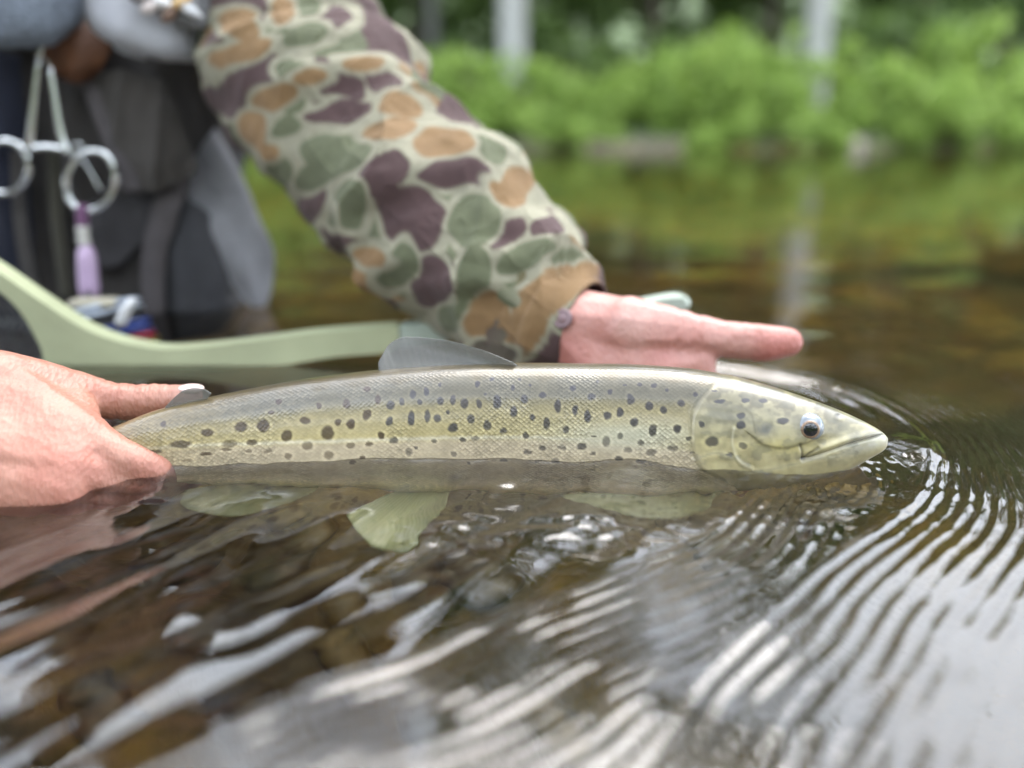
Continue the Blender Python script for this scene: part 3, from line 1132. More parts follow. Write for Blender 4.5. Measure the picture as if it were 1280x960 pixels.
# each scale is a little paler in the middle and has a tone of its own
tone = node(t, 'ShaderNodeMath', operation='MULTIPLY_ADD')
tone.inputs[1].default_value = .24
tone.inputs[2].default_value = .80
t.links.new(inv.outputs['Result'], tone.inputs[0])
rnd = node(t, 'ShaderNodeSeparateColor')
t.links.new(vo.outputs['Color'], rnd.inputs['Color'])
rn2 = node(t, 'ShaderNodeMath', operation='MULTIPLY_ADD')
rn2.inputs[1].default_value = .35
rn2.inputs[2].default_value = .82
t.links.new(rnd.outputs['Red'], rn2.inputs[0])
tm = node(t, 'ShaderNodeMath', operation='MULTIPLY')
t.links.new(tone.outputs['Value'], tm.inputs[0])
t.links.new(rn2.outputs['Value'], tm.inputs[1])
sel = node(t, 'ShaderNodeMix', data_type='FLOAT')
sel.inputs['A'].default_value = 1.0
t.links.new(sa.outputs['Fac'], sel.inputs['Factor'])
t.links.new(tm.outputs['Value'], sel.inputs['B'])
cm = node(t, 'ShaderNodeVectorMath', operation='MULTIPLY')
t.links.new(vc.outputs['Color'], cm.inputs[0])
t.links.new(sel.outputs['Result'], cm.inputs[1])
t.links.new(cm.outputs['Vector'], b.inputs['Base Color'])
hgt = node(t, 'ShaderNodeMath', operation='MULTIPLY')
t.links.new(inv.outputs['Result'], hgt.inputs[0])
t.links.new(sa.outputs['Fac'], hgt.inputs[1])
tcf = node(t, 'ShaderNodeTexCoord')
nf = node(t, 'ShaderNodeTexNoise', Scale=260.0, Detail=5.0)
t.links.new(tcf.outputs['Object'], nf.inputs['Vector'])
h2 = node(t, 'ShaderNodeMath', operation='MULTIPLY_ADD')
h2.inputs[1].default_value = .5
t.links.new(nf.outputs['Fac'], h2.inputs[0])
t.links.new(hgt.outputs['Value'], h2.inputs[2])
bpf = node(t, 'ShaderNodeBump', Strength=.38, Distance=.00045)
t.links.new(h2.outputs['Value'], bpf.inputs['Height'])
t.links.new(bpf.outputs['Normal'], b.inputs['Normal'])
bpc = node(t, 'ShaderNodeBump', Strength=.09, Distance=.0004)
t.links.new(h2.outputs['Value'], bpc.inputs['Height'])
t.links.new(bpc.outputs['Normal'], b.inputs['Coat Normal'])
b.inputs['Roughness'].default_value = .34
cw = node(t, 'ShaderNodeMath', operation='MULTIPLY_ADD')
cw.inputs[1].default_value = .40
cw.inputs[2].default_value = .40
t.links.new(sa.outputs['Fac'], cw.inputs[0])
t.links.new(cw.outputs['Value'], b.inputs['Coat Weight'])
b.inputs['Coat Roughness'].default_value = .07
b.inputs['Coat IOR'].default_value = 1.42
gm = node(t, 'ShaderNodeMath', operation='MULTIPLY')
gm.inputs[1].default_value = .55
t.links.new(ga.outputs['Fac'], gm.inputs[0])
t.links.new(gm.outputs['Value'], b.inputs['Metallic'])

F = grid_faces(NU, NV, True)
V = np.vstack([V, [[X[0], Yc[0], zc[0]], [X[-1] + .0003, Yc[-1], zc[-1]]]])
cap = np.concatenate([np.stack([np.full(NV, NU * NV), (np.arange(NV) + 1) % NV, np.arange(NV), np.arange(NV)], -1)[:, :3],
                      np.stack([np.full(NV, NU * NV + 1), (NU - 1) * NV + np.arange(NV), (NU - 1) * NV + (np.arange(NV) + 1) % NV], -1)])
ext = lambda a: np.r_[a, a[0], a[-1]]
C = np.vstack([C, C[:1], C[-1:]])
UV = np.vstack([UV, UV[:1], UV[-1:]])
# triangulated so the two caps share the array
tri = np.concatenate([F[:, [0, 1, 2]], F[:, [0, 2, 3]], cap])
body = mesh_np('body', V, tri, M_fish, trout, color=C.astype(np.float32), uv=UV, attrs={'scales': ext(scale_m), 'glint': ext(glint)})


def fin_mat(name, c1, c2, trans=.5, coat=.6, clear=.0):
    m, t, b, out = mat_new(name)
    u = node(t, 'ShaderNodeUVMap')
    sp = node(t, 'ShaderNodeSeparateXYZ')
    t.links.new(u.outputs['UV'], sp.inputs['Vector'])
    wv_ = node(t, 'ShaderNodeTexWave', Scale=1.0, Distortion=.6)
    wv_.inputs['Detail'].default_value = 2
    mpn = node(t, 'ShaderNodeMapping')
    mpn.inputs['Scale'].default_value = (7.0, .12, 1)
    t.links.new(u.outputs['UV'], mpn.inputs['Vector'])
    t.links.new(mpn.outputs['Vector'], wv_.inputs['Vector'])
    mxn = node(t, 'ShaderNodeMixRGB')
    mxn.inputs['Color1'].default_value = (*c1, 1)
    mxn.inputs['Color2'].default_value = (*c2, 1)
    t.links.new(wv_.outputs['Fac'], mxn.inputs['Fac'])
    t.links.new(mxn.outputs['Color'], b.inputs['Base Color'])
    b.inputs['Roughness'].default_value = .35
    b.inputs['Coat Weight'].default_value = coat
    b.inputs['Coat Roughness'].default_value = .08
    tr = node(t, 'ShaderNodeBsdfTranslucent')
    t.links.new(mxn.outputs['Color'], tr.inputs['Color'])
    ms_ = node(t, 'ShaderNodeMixShader', Fac=trans)
    t.links.new(b.outputs['BSDF'], ms_.inputs[1])
    t.links.new(tr.outputs['BSDF'], ms_.inputs[2])
    tp = node(t, 'ShaderNodeBsdfTransparent')
    m2 = node(t, 'ShaderNodeMixShader', Fac=clear)
    t.links.new(ms_.outputs['Shader'], m2.inputs[1])
    t.links.new(tp.outputs['BSDF'], m2.inputs[2])
    t.links.new(m2.outputs['Shader'], out.inputs['Surface'])
    return m


def fin(name, root, tip, mat, nu=60, nv=20, rays=14, th=.0011, belly=.0, depth=.00016):
    """fan of rays between a root line and a tip line, ribbed, thick at the root and thin at the edge"""
    A, B = curve_pts(root, nu), curve_pts(tip, nu)
    u = np.linspace(0, 1, nu)[:, None]
    v = np.linspace(0, 1, nv)[None, :]
    P = A[:, None] * (1 - v[..., None]) + B[:, None] * v[..., None]
    du = np.gradient(P, axis=0)
    dv = np.gradient(P, axis=1)
    N = np.cross(du, dv)
    N /= np.linalg.norm(N, axis=2)[..., None] + 1e-12
    rib = (np.cos(2 * np.pi * rays * u) * depth * (.3 + .7 * v) + belly * np.sin(np.pi * v) * np.sin(np.pi * u))
    P = P + N * rib[..., None]
    T = (th * (1 - .8 * v) * np.ones_like(u) + .00012)[..., None]
    f, k_ = (P + N * T).reshape(-1, 3), (P - N * T).reshape(-1, 3)
    g_ = grid_faces(nu, nv)
    n_ = nu * nv
    loop = np.concatenate([np.arange(nv), np.arange(1, nu) * nv + nv - 1, (nu - 1) * nv + np.arange(nv - 2, -1, -1), np.arange(nu - 2, 0, -1) * nv])
    l2 = np.roll(loop, -1)
    rim = np.stack([loop, l2, l2 + n_, loop + n_], -1)
    uv1 = np.stack([u + 0 * v, v + 0 * u], -1).reshape(-1, 2)
    return mesh_np(name, np.vstack([f, k_]), np.concatenate([g_, g_[:, ::-1] + n_, rim]), mat, trout, uv=np.vstack([uv1, uv1]))


def ridge_pt(px, dz=-.003):
    x, yc, zt_, zb_, w_ = fish_station(np.array([px]))
    return np.array([x[0], yc[0], zt_[0] + dz])


def belly_pt(px, dz=.003, dy=0.0):
    x, yc, zt_, zb_, w_ = fish_station(np.array([px]))
    return np.array([x[0], yc[0] + dy, zb_[0] + dz])


M_dfin = fin_mat('dorsal_fin_skin', (.13, .13, .115), (.155, .155, .14), .4, .5, .38)
M_pfin = fin_mat('paired_fin_skin', (.30, .31, .15), (.36, .37, .19), .4, .2, .62)
M_yfin = fin_mat('belly_fin_skin', (.36, .38, .19), (.42, .44, .23), .4, .2, .34)
M_tfin = fin_mat('tail_fin_skin', (.16, .15, .10), (.24, .24, .17), .4)
dY = .012
fin('dorsal_fin', [ridge_pt(k_) for k_ in (652, 610, 560, 515, 478)],
    [at_y(640, 453, .428), at_y(598, 436, .436), at_y(548, 424, .443), at_y(508, 421, .446), at_y(487, 430, .444), at_y(473, 453, .434)],
    M_dfin, 90, 24, 13, .0010, .002, .00006)
fin('adipose_fin', [ridge_pt(k_, -.002) for k_ in (262, 250, 238, 226, 212)],
    [at_y(264, 492, .413), at_y(256, 487, .413), at_y(243, 485, .413), at_y(230, 488, .412), at_y(219, 496, .411), at_y(207, 508, .410)], M_dfin, 60, 16, 2, .0016, .0008, .00005)
fin('pelvic_fin', [belly_pt(566, .006, -.014), belly_pt(545, .006, -.014), belly_pt(520, .006, -.013), belly_pt(500, .006, -.012)],
    [under(560, 630, .372), under(536, 658, .362), under(508, 684, .350), under(482, 690, .350), under(452, 668, .362), under(430, 642, .380)],
    M_yfin, 60, 20, 10, .001, .003)
fin('pelvic_fin', [belly_pt(566, .006, .014), belly_pt(545, .006, .014), belly_pt(520, .006, .013), belly_pt(500, .006, .012)],
    [belly_pt(545, -.02, .05), belly_pt(500, -.026, .055), belly_pt(455, -.02, .045), belly_pt(440, -.012, .03)], M_yfin, 40, 14, 10, .001, .003)
fin('pectoral_fin', [belly_pt(893, .012, -.020), belly_pt(884, .009, -.018), belly_pt(876, .006, -.015)],
    [under(893, 616, .378), under(880, 638, .365), under(830, 650, .365), under(770, 640, .372), under(712, 626, .383), under(700, 618, .387)],
    M_pfin, 60, 22, 12, .001, .003)
fin('pectoral_fin', [belly_pt(893, .012, .020), belly_pt(884, .009, .018), belly_pt(876, .006, .015)],
    [belly_pt(870, -.012, .05), belly_pt(820, -.018, .06), belly_pt(760, -.01, .05), belly_pt(740, -.0, .035)], M_yfin, 40, 14, 12, .001, .003)
fin('anal_fin', [belly_pt(400, .003, -.003), belly_pt(360, .003, -.003), belly_pt(330, .003, -.003), belly_pt(305, .003, -.002)],
    [under(395, 612, .396), under(350, 630, .388), under(300, 640, .382), under(245, 640, .380), under(225, 624, .386), under(235, 612, .392)],
    M_pfin, 50, 18, 9, .001, .002)
tx = fish_station(np.array([70.]))
b0 = np.array([tx[0][0], tx[1][0], 0])
fin('tail_fin', [b0 + (0, 0, -.020), b0 + (-.003, .001, -.012), b0 + (-.003, .001, -.002), b0 + (0, 0, .006)],
    [b0 + (-.055, .028, -.062), b0 + (-.062, .034, -.045), b0 + (-.056, .034, -.02), b0 + (-.058, .036, -.004), b0 + (-.048, .028, .004)],
    M_tfin, 60, 20, 16, .001, .004)

# eye: ball in the socket, copper iris ring and black pupil
def near_y(px, py, dy=0.0):
    """point of the near flank seen at px,py (above water)"""
    j = np.argmin((ax - px) ** 2 + (ay - py) ** 2 + 1e6 * (V[:-2, 1] > YC))
    return V[j] + np.array([0, dy, 0])


ec = near_y(1012.5, 535.5)
eye_m, t, b, out = mat_new('eye_ball')
b.inputs['Base Color'].default_value = (.50, .56, .60, 1)
b.inputs['Roughness'].default_value = .15
b.inputs['Coat Weight'].default_value = 1
b.inputs['Coat Roughness'].default_value = .02
nse = node(t, 'ShaderNodeTexNoise', Scale=300.0)
crp = node(t, 'ShaderNodeValToRGB')
crp.color_ramp.elements[0].color = (.08, .095, .105, 1)
crp.color_ramp.elements[1].color = (.17, .19, .205, 1)
t.links.new(nse.outputs['Fac'], crp.inputs['Fac'])
t.links.new(crp.outputs['Color'], b.inputs['Base Color'])
fv = np.array([.04, -1, .16])
fv /= np.linalg.norm(fv)


M_iris = pbr('iris', (.20, .125, .075), rough=.25, var=.5, scale=900, coat=1, metal=.2, coat_rough=.02)
M_pupil = pbr('pupil', (.003, .003, .004), rough=.08, var=.0, coat=1, coat_rough=.02)
RE = .0074
eo = ec + np.array([0.0006, .0049, -.0006])


def eye_cap(name, a0, a1, dr, mat, parent, seg=40, rings=14):
    """ring of the eyeball between two angles from its axis"""
    u_ = np.cross(fv, [0, 0, 1.0])
    u_ /= np.linalg.norm(u_)
    v_ = np.cross(u_, fv)
    a = np.linspace(0, 2 * np.pi, seg, endpoint=False)
    P = [eo + (RE + dr * math.sin(math.pi * min(1, .15 + .7 * k_))) * (math.cos(q) * fv + math.sin(q) * (np.cos(a)[:, None] * u_ + np.sin(a)[:, None] * v_))
         for k_, q in zip(np.linspace(0, 1, rings), np.linspace(a0, a1, rings))]
    return mesh_np(name, np.concatenate(P), grid_faces(rings, seg, True), mat, parent)


fv = np.array([-.20, -.96, .15])
fv /= np.linalg.norm(fv)
eb = eye_cap('eye', R(35), R(100), 0, eye_m, trout)
eye_cap('iris', R(26.5), R(37), .0003, M_iris, eb)
eye_cap('pupil', R(.3), R(27), .00025, M_pupil, eb)


# ------------------------------------------------------------------ the angler: one body mesh, clothes as children
person = empty('person', (-.45, 1.0, -.5), 'angler in a camouflage jacket and grey waders bending over the water, holding the trout', 'person')


def skin_mat():
    m, t, b, out = mat_new('skin')
    tc_ = node(t, 'ShaderNodeTexCoord')
    vc_ = node(t, 'ShaderNodeVertexColor', layer_name='col')
    n_a = node(t, 'ShaderNodeTexNoise', Scale=55.0, Detail=4.0)
    n_b = node(t, 'ShaderNodeTexVoronoi', Scale=620.0)
    n_c = node(t, 'ShaderNodeTexNoise', Scale=190.0, Detail=4.0)
    mpp = node(t, 'ShaderNodeMapping')
    mpp.inputs['Scale'].default_value = (1.0, .45, .45)
    for q in (n_a, n_c):
        t.links.new(tc_.outputs['Object'], q.inputs['Vector'])
    t.links.new(tc_.outputs['Object'], mpp.inputs['Vector'])
    t.links.new(mpp.outputs['Vector'], n_b.inputs['Vector'])
    mx_ = node(t, 'ShaderNodeMixRGB', blend_type='MULTIPLY', Fac=1.0)
    cr = node(t, 'ShaderNodeValToRGB')
    cr.color_ramp.elements[0].position = .3
    cr.color_ramp.elements[0].color = (.90, .74, .70, 1)
    cr.color_ramp.elements[1].position = .68
    cr.color_ramp.elements[1].color = (1.05, 1.06, 1.05, 1)
    t.links.new(n_a.outputs['Fac'], cr.inputs['Fac'])
    t.links.new(vc_.outputs['Color'], mx_.inputs['Color1'])
    t.links.new(cr.outputs['Color'], mx_.inputs['Color2'])
    t.links.new(mx_.outputs['Color'], b.inputs['Base Color'])
    b.inputs['Roughness'].default_value = .52
    b.inputs['Subsurface Weight'].default_value = .2
    b.inputs['Subsurface Radius'].default_value = (1.0, .35, .2)
    b.inputs['Subsurface Scale'].default_value = .004
    b.inputs['Coat Weight'].default_value = .07
    b.inputs['Coat Roughness'].default_value = .2
    ad = node(t, 'ShaderNodeMath', operation='MULTIPLY_ADD')
    ad.inputs[1].default_value = .45
    t.links.new(n_b.outputs['Distance'], ad.inputs[0])
    t.links.new(n_c.outputs['Fac'], ad.inputs[2])
    bp_ = node(t, 'ShaderNodeBump', Strength=.55, Distance=.0016)
    t.links.new(ad.outputs['Value'], bp_.inputs['Height'])
    t.links.new(bp_.outputs['Normal'], b.inputs['Normal'])
    return m


M_skin = skin_mat()
v3 = lambda *a: np.array(a, float)

# right hand (left in the photo): fist round the wrist of the tail, thumb on top
hr = MB()
rw = at_y(-150, 538, 0.3774)
rcm = at_y(-5, 481, 0.4061)
rtm = at_y(92, 494, 0.4271)
rti = at_y(172, 503, 0.4405)
rtt = at_y(238, 497, 0.4429)
ri0, rm0, rr0, rp0 = at_y(104, 548, 0.3950), at_y(88, 584, 0.3800), at_y(76, 616, 0.3717), at_y(42, 646, 0.3708)
hr.hull([(rw, .027), (at_y(-170, 580, 0.3965), .024), (rcm, .0185)])
hr.hull([(rw, .027), (ri0, .0135), (rm0, .0135), (rcm, .0165)])
hr.hull([(rw + v3(0, 0, -.008), .024), (rm0, .0135), (rr0, .0130), (rp0, .0120)])
hr.hull([(rcm, .0185), (rtm, .0135)])
hr.hull([(rcm, .012), (rtm, .0105), (ri0, .0110)])
hr.hull([(rtm, .0135), (at_y(135, 501, 0.4358), .0105)])
hr.hull([(at_y(135, 501, 0.4358), .0105), (rti, .0100)])
hr.hull([(rti, .0100), (at_y(210, 500, 0.4424), .0092)])
hr.hull([(at_y(210, 500, 0.4424), .0092), (rtt, .0072)])
# fingers curl under the tail and up its far side
for (k0, k1, k2, k3, r_) in ((ri0, at_y(150, 574, .3905), at_y(194, 590, .3935), v3(ri0[0] + .040, .418, -.030), .0098),
                             (rm0, at_y(134, 600, .386), at_y(172, 616, .391), v3(rm0[0] + .030, .418, -.040), .0102),
                             (rr0, at_y(104, 630, .382), at_y(140, 648, .388), v3(rr0[0] + .026, .414, -.046), .0096),
                             (rp0, at_y(66, 660, .380), at_y(100, 676, .386), v3(rp0[0] + .020, .410, -.050), .0083)):
    hr.hull([(k0, r_ * 1.25), (k1, r_ * 1.06)])
    hr.hull([(k1, r_ * 1.06), (k2, r_)])
    hr.hull([(k2, r_), (k3, r_ * .82)])
# forearm
relb = v3(-.62, .60, .16)
hr.hull([(rw, .026), (rw * .6 + relb * .4, .034)])
hr.hull([(rw * .6 + relb * .4, .034), (relb, .043)])
RV, RF, RN = hr.remesh(.0016, 7)

# left hand (middle of the photo): palm up behind the fish, thumb stretched to the right, fingers under the belly
hl = MB()
lw = at_y(716, 408, .548)
th0 = at_y(786, 413, .528)
tm0 = at_y(866, 420, .520)
ti0 = at_y(928, 426, .516)
tt0 = at_y(984, 428, .513)
hl.hull([(lw, .0255), (th0, .0210)])
hl.hull([(th0, .0225), (tm0, .0150)])
hl.hull([(tm0, .0150), (at_y(905, 424, .518), .0117)])
hl.hull([(at_y(905, 424, .518), .0117), (ti0, .0120)])
hl.hull([(ti0, .0122), (at_y(958, 429, .514), .0118)])
hl.hull([(at_y(958, 429, .514), .0118), (tt0, .0094)])
kn = [at_y(872, 452, .515), at_y(832, 462, .512), at_y(790, 468, .513), at_y(752, 470, .517)]
hl.hull([(lw, .024), (th0 + v3(0, 0, -.006), .018), (kn[0], .0115), (kn[1], .0125), (kn[2], .0125), (kn[3], .0115), (lw + v3(.005, 0, -.02), .02)])
for i, q in enumerate(kn):
    r_ = (.0095, .010, .0095, .0082)[i]
    dx = (.004, .0, -.004, -.010)[i]
    a = v3(q[0] + dx, .500 - .002 * i, -.034)
    b_ = v3(q[0] + dx * 1.5, .474, -.058)
    c_ = v3(q[0] + dx * 2, .440, -.060)
    hl.hull([(q, r_ * 1.22), (a, r_ * 1.08)])
    hl.hull([(a, r_ * 1.08), (b_, r_)])
    hl.hull([(b_, r_), (c_, r_ * .8)])
lelb = at_y(560, 275, .62)
hl.hull([(lw, .0255), (lw * .5 + lelb * .5, .028)])
hl.hull([(lw * .5 + lelb * .5, .028), (lelb, .034)])
LV, LF, LN = hl.remesh(.0016, 7)

# trunk, upper arms, neck and head (mostly above the frame), bending forward
lsh, rsh = v3(-.26, .90, .40), v3(-.66, .93, .40)
bt = MB()
bt.hull([(lelb, .034), (at_y(388, 95, .77), .036)])
bt.hull([(at_y(388, 95, .77), .036), (lsh, .05)])
bt.hull([(relb, .043), (rsh, .06)])
bt.hull([(lsh, .07), (rsh, .07), (v3(-.50, 1.06, .12), .12), (v3(-.47, 1.0, .33), .09)])
bt.hull([(v3(-.60, 1.08, .1), .12), (v3(-.50, 1.08, .1), .11), (v3(-.60, 1.14, -.34), .11), (v3(-.50, 1.14, -.34), .10)])
bt.hull([(v3(-.46, .95, .40), .062), (v3(-.46, .90, .50), .058)])
hd0 = v3(-.46, .87, .58)
bt.hull([(hd0, .085), (hd0 + v3(0, .03, .05), .088), (hd0 + v3(0, -.045, -.06), .045)])
bt.hull([(hd0 + v3(0, -.085, .02), .010), (hd0 + v3(0, -.112, -.022), .013)])
bt.hull([(hd0 + v3(0, -.088, -.055), .016), (hd0 + v3(0, -.075, -.06), .02)])
for sx in (-1, 1):
    bt.ball(hd0 + v3(sx * .086, .01, -.005), .02, (.4, .8, 1.3))
    bt.ball(hd0 + v3(sx * .032, -.078, .022), .013)
BV, BF, BN = bt.remesh(.009, 5)


def skin_col(V, red_pts, base):
    c = np.tile(np.asarray(base), (len(V), 1))
    for (p, rad, col) in red_pts:
        k_ = np.exp(-(np.linalg.norm(V - p, axis=1) / rad) ** 2)
        c = c * (1 - k_[:, None]) + np.asarray(col)[None] * k_[:, None]
    return c


# creases and tendons as relief
def crease(V, N, a, b_, n, depth, wid, reach):
    ab = b_ - a
    L = np.linalg.norm(ab)
    tt = ((V - a) @ ab) / L
    d = np.linalg.norm(V - a - np.clip(tt, 0, L)[:, None] * ab / L, axis=1)
    k_ = np.zeros(len(V))
    for i in range(n):
        p0 = L * (i + .5) / n + wid * 1.0 * math.sin(i * 2.3)
        k_ += np.exp(-((tt - p0 + .0008 * np.sin(d * 900 + i)) / wid) ** 2) * (.5 + .5 * math.sin(i * 1.7 + 1) ** 2)
    return V - N * (depth * k_ * smooth(reach, reach * .6, d))[:, None]


RV = crease(RV, RN, at_y(128, 500, 0.4348), at_y(212, 500, 0.4424), 10, .0007, .0011, .016)
RV = crease(RV, RN, at_y(60, 500, 0.4205), at_y(120, 505, 0.4319), 5, .0005, .0016, .02)
RV = RV + RN * (.0016 * (vnoise(RV, 55, 401, 3) - .5))[:, None]
LV = crease(LV, LN, at_y(918, 425, .516), at_y(946, 428, .515), 3, .0006, .0011, .016)
LV = crease(LV, LN, at_y(840, 405, .515), at_y(885, 412, .512), 3, .0013, .0018, .024)
LV = LV + LN * (.0014 * (vnoise(LV, 55, 402, 3) - .5))[:, None]
PK = (.30, .142, .098)
rc = skin_col(RV, [(at_y(40, 590, 0.3822), .022, (.40, .15, .10)), (at_y(95, 590, 0.3822), .012, (.40, .16, .12)), (rtt, .009, (.38, .22, .18)),
                   (at_y(100, 525, 0.4205), .010, (.36, .16, .10)), (at_y(-20, 560, 0.3727), .02, (.38, .20, .145))], PK)
lc = skin_col(LV, [(tt0, .014, (.36, .125, .10)), (at_y(960, 440, .51), .010, (.36, .12, .10)), (at_y(830, 440, .51), .014, (.33, .135, .11)),
                   (at_y(700, 440, .53), .02, (.33, .13, .105)), (at_y(800, 395, .51), .018, (.39, .23, .195))], (.36, .18, .148))
bc = np.tile(np.array(PK), (len(BV), 1))
allV = np.vstack([RV, LV, BV])
allF = np.vstack([RF, LF + len(RV), BF + len(RV) + len(LV)])
body_p = mesh_np('body', allV, allF, M_skin, person, color=np.vstack([rc, lc, bc]).astype(np.float32))

# thumb nail of the gripping hand
M_nail = pbr('nail', (.55, .42, .38), rough=.25, var=.1, coat=.6)
nm = MB().ball(rtt + v3(.0012, -.001, .0055), .0058, (1.25, .9, .42), 3)
nm.build('thumb_nail', M_nail, person)


# --- camouflage sleeve
def cloth_mat(name, color, weave=7000, rough=.85, use_col=False, var=.12, bump=.5):
    m = pbr(name, color, rough=rough, var=var, scale=60, use_col=use_col, spec=.2)
    t = m.node_tree
    b_ = t.nodes['Principled BSDF']
    b_.inputs['Sheen Weight'].default_value = .08
    tc_ = node(t, 'ShaderNodeTexCoord')
    w1 = node(t, 'ShaderNodeTexWave', Scale=weave / 6.28, Distortion=1.0)
    w1.bands_direction = 'DIAGONAL'
    n1_ = node(t, 'ShaderNodeTexNoise', Scale=25.0, Detail=4.0)
    ad_ = node(t, 'ShaderNodeMath', operation='MULTIPLY_ADD')
    ad_.inputs[1].default_value = 8.0
    t.links.new(tc_.outputs['Object'], w1.inputs['Vector'])
    t.links.new(tc_.outputs['Object'], n1_.inputs['Vector'])
    t.links.new(n1_.outputs['Fac'], ad_.inputs[0])
    t.links.new(w1.outputs['Fac'], ad_.inputs[2])
    bp_ = node(t, 'ShaderNodeBump', Strength=bump, Distance=.0006)
    t.links.new(ad_.outputs['Value'], bp_.inputs['Height'])
    t.links.new(bp_.outputs['Normal'], b_.inputs['Normal'])
    return m


CAMO = {'p': (.070, .041, .039), 'g': (.100, .107, .060), 'b': (.195, .118, .054), 'd': (.075, .062, .045)}
CREAM = np.array([.235, .22, .155])
BLOBS = [  # kind, px, py, rx, ry, angle
    ('p', 300, 8, 34, 14, 10), ('b', 300, 30, 26, 14, 30), ('g', 372, 10, 22, 12, 0), ('b', 352, 16, 16, 14, 40), ('p', 410, 18, 26, 12, 0), ('g', 340, 40, 26, 7, 10),
    ('b', 300, 62, 40, 13, -12), ('g', 384, 48, 30, 13, -28), ('p', 330, 92, 46, 16, -22), ('p', 288, 118, 24, 26, 20), ('b', 455, 78, 26, 12, 8), ('g', 362, 88, 18, 9, 0),
    ('p', 430, 108, 32, 15, 15), ('b', 388, 98, 22, 8, 0), ('p', 480, 105, 26, 12, 40), ('b', 345, 120, 28, 15, -15), ('b', 318, 160, 22, 18, 30), ('g', 372, 132, 15, 12, 0),
    ('p', 430, 140, 42, 10, -10), ('b', 500, 135, 24, 13, 15), ('g', 368, 160, 18, 13, 10), ('b', 340, 185, 14, 10, 40), ('g', 425, 190, 42, 24, -18), ('b', 488, 160, 28, 9, -5),
    ('g', 400, 222, 32, 13, -25), ('b', 556, 178, 33, 19, 6), ('p', 482, 218, 20, 36, 38), ('p', 565, 217, 46, 15, -6), ('g', 615, 185, 24, 13, 28), ('b', 645, 228, 20, 22, 42),
    ('p', 512, 272, 44, 32, 25), ('p', 390, 252, 18, 30, 35), ('g', 440, 258, 18, 30, 20), ('g', 595, 272, 34, 30, -35), ('p', 636, 286, 30, 15, -25), ('b', 628, 235, 22, 10, 30),
    ('p', 534, 348, 23, 32, 10), ('b', 463, 316, 20, 10, 15), ('g', 498, 330, 15, 26, 25), ('g', 590, 345, 24, 40, 20), ('b', 612, 392, 28, 34, 30), ('g', 660, 318, 36, 14, -20),
    ('p', 684, 282, 14, 18, 40), ('b', 690, 365, 44, 24, -30), ('g', 715, 325, 22, 14, 30), ('b', 655, 408, 20, 44, 28), ('p', 706, 398, 14, 14, 0), ('b', 745, 350, 28, 18, 30),
    ('g', 632, 425, 14, 22, 10), ('d', 618, 440, 26, 14, 0), ('g', 565, 395, 22, 16, 35), ('p', 425, 300, 20, 12, 40), ('g', 350, 215, 18, 14, 45)]


def camo(ax_, ay_, P, back):
    n = len(P)
    w1 = 30 * (vnoise(P, 30, 501, 2) - .5)
    w2 = 26 * (vnoise(P, 26, 502, 2) - .5)
    w3 = 5 * (vnoise(P, 70, 503, 2) - .5)
    c = np.tile(CREAM, (n, 1))
    gap = np.full(n, 99.0)
    for kind in 'pgbd':
        Q, RM = np.zeros(n), np.zeros(n)
        for (k_, x, y, rx, ry, an) in BLOBS:
            if k_ != kind:
                continue
            a = R(an)
            dx, dy = ax_ + w1 + w3 - x, ay_ + w2 - w3 - y
            u_ = (dx * math.cos(a) + dy * math.sin(a)) / (rx * 1.04)
            v_ = (-dx * math.sin(a) + dy * math.cos(a)) / (ry * 1.1)
            dd = (np.abs(u_) ** 2.2 + np.abs(v_) ** 2.2) ** (1 / 2.2)
            m_ = min(rx, ry)
            gap = np.minimum(gap, (dd - 1) * m_)
            Q = np.maximum(Q, smooth(1.06, .96, dd))
            RM = np.maximum(RM, smooth(1 + 6 / m_, 1 + 3.5 / m_, dd))
        c = c * (1 - RM[:, None]) + CREAM[None] * RM[:, None]
        c = c * (1 - Q[:, None]) + np.array(CAMO[kind])[None] * Q[:, None]
    # the side away from the photo carries the same cloth with blots of its own
    cb = np.tile(CREAM, (n, 1))
    for i, k_ in enumerate('bgp'):
        q = smooth(.515, .535, vnoise(P + 3.1 * i, 30, 510 + i, 1))
        cb = cb * (1 - q[:, None]) + np.array(CAMO[k_])[None] * q[:, None]
    fill = np.maximum(back, smooth(6, 9, gap))
    return c * (1 - fill[:, None]) + cb * fill[:, None]


SL = [  # centre px, py, Y, radius in photo px
    (300, -330, .93, 112), (318, -150, .88, 98), (340, -10, .82, 92), (388, 100, .765, 100), (470, 200, .70, 102), (556, 275, .645, 105), (628, 342, .60, 91),
    (686, 388, .57, 72), (722, 408, .555, 60), (731, 411, .552, 57.5)]
slc = np.array([at_y(a, b_, c) for a, b_, c, d in SL])
slr = np.array([d / FPX * (c * CP + .05) for a, b_, c, d in SL])
n_s, n_a_ = 420, 380
dd_ = np.r_[0, np.cumsum(np.linalg.norm(np.diff(slc, axis=0), axis=1))]
tt_ = np.linspace(0, dd_[-1], n_s)
PT = np.stack([pchip(tt_, dd_, slc[:, k_]) for k_ in range(3)], 1)
RR = pchip(tt_, dd_, slr)
T_ = np.gradient(PT, axis=0)
T_ /= np.linalg.norm(T_, axis=1)[:, None]
aa = np.linspace(0, 2 * np.pi, n_a_, endpoint=False)
Sx = np.cross(T_, [0, -1, .25])
Sx /= np.linalg.norm(Sx, axis=1)[:, None]
Sy = np.cross(T_, Sx)
Rg = RR[:, None] * np.ones((1, n_a_))
sv, av = np.meshgrid(tt_ / dd_[-1], aa, indexing='ij')
cyl = np.stack([np.cos(av).ravel() * 1.6, np.sin(av).ravel() * 1.6, sv.ravel() * 13], 1)
wr = vnoise(cyl * [1, 1, 1.5], 1.3, 521, 3) - .5
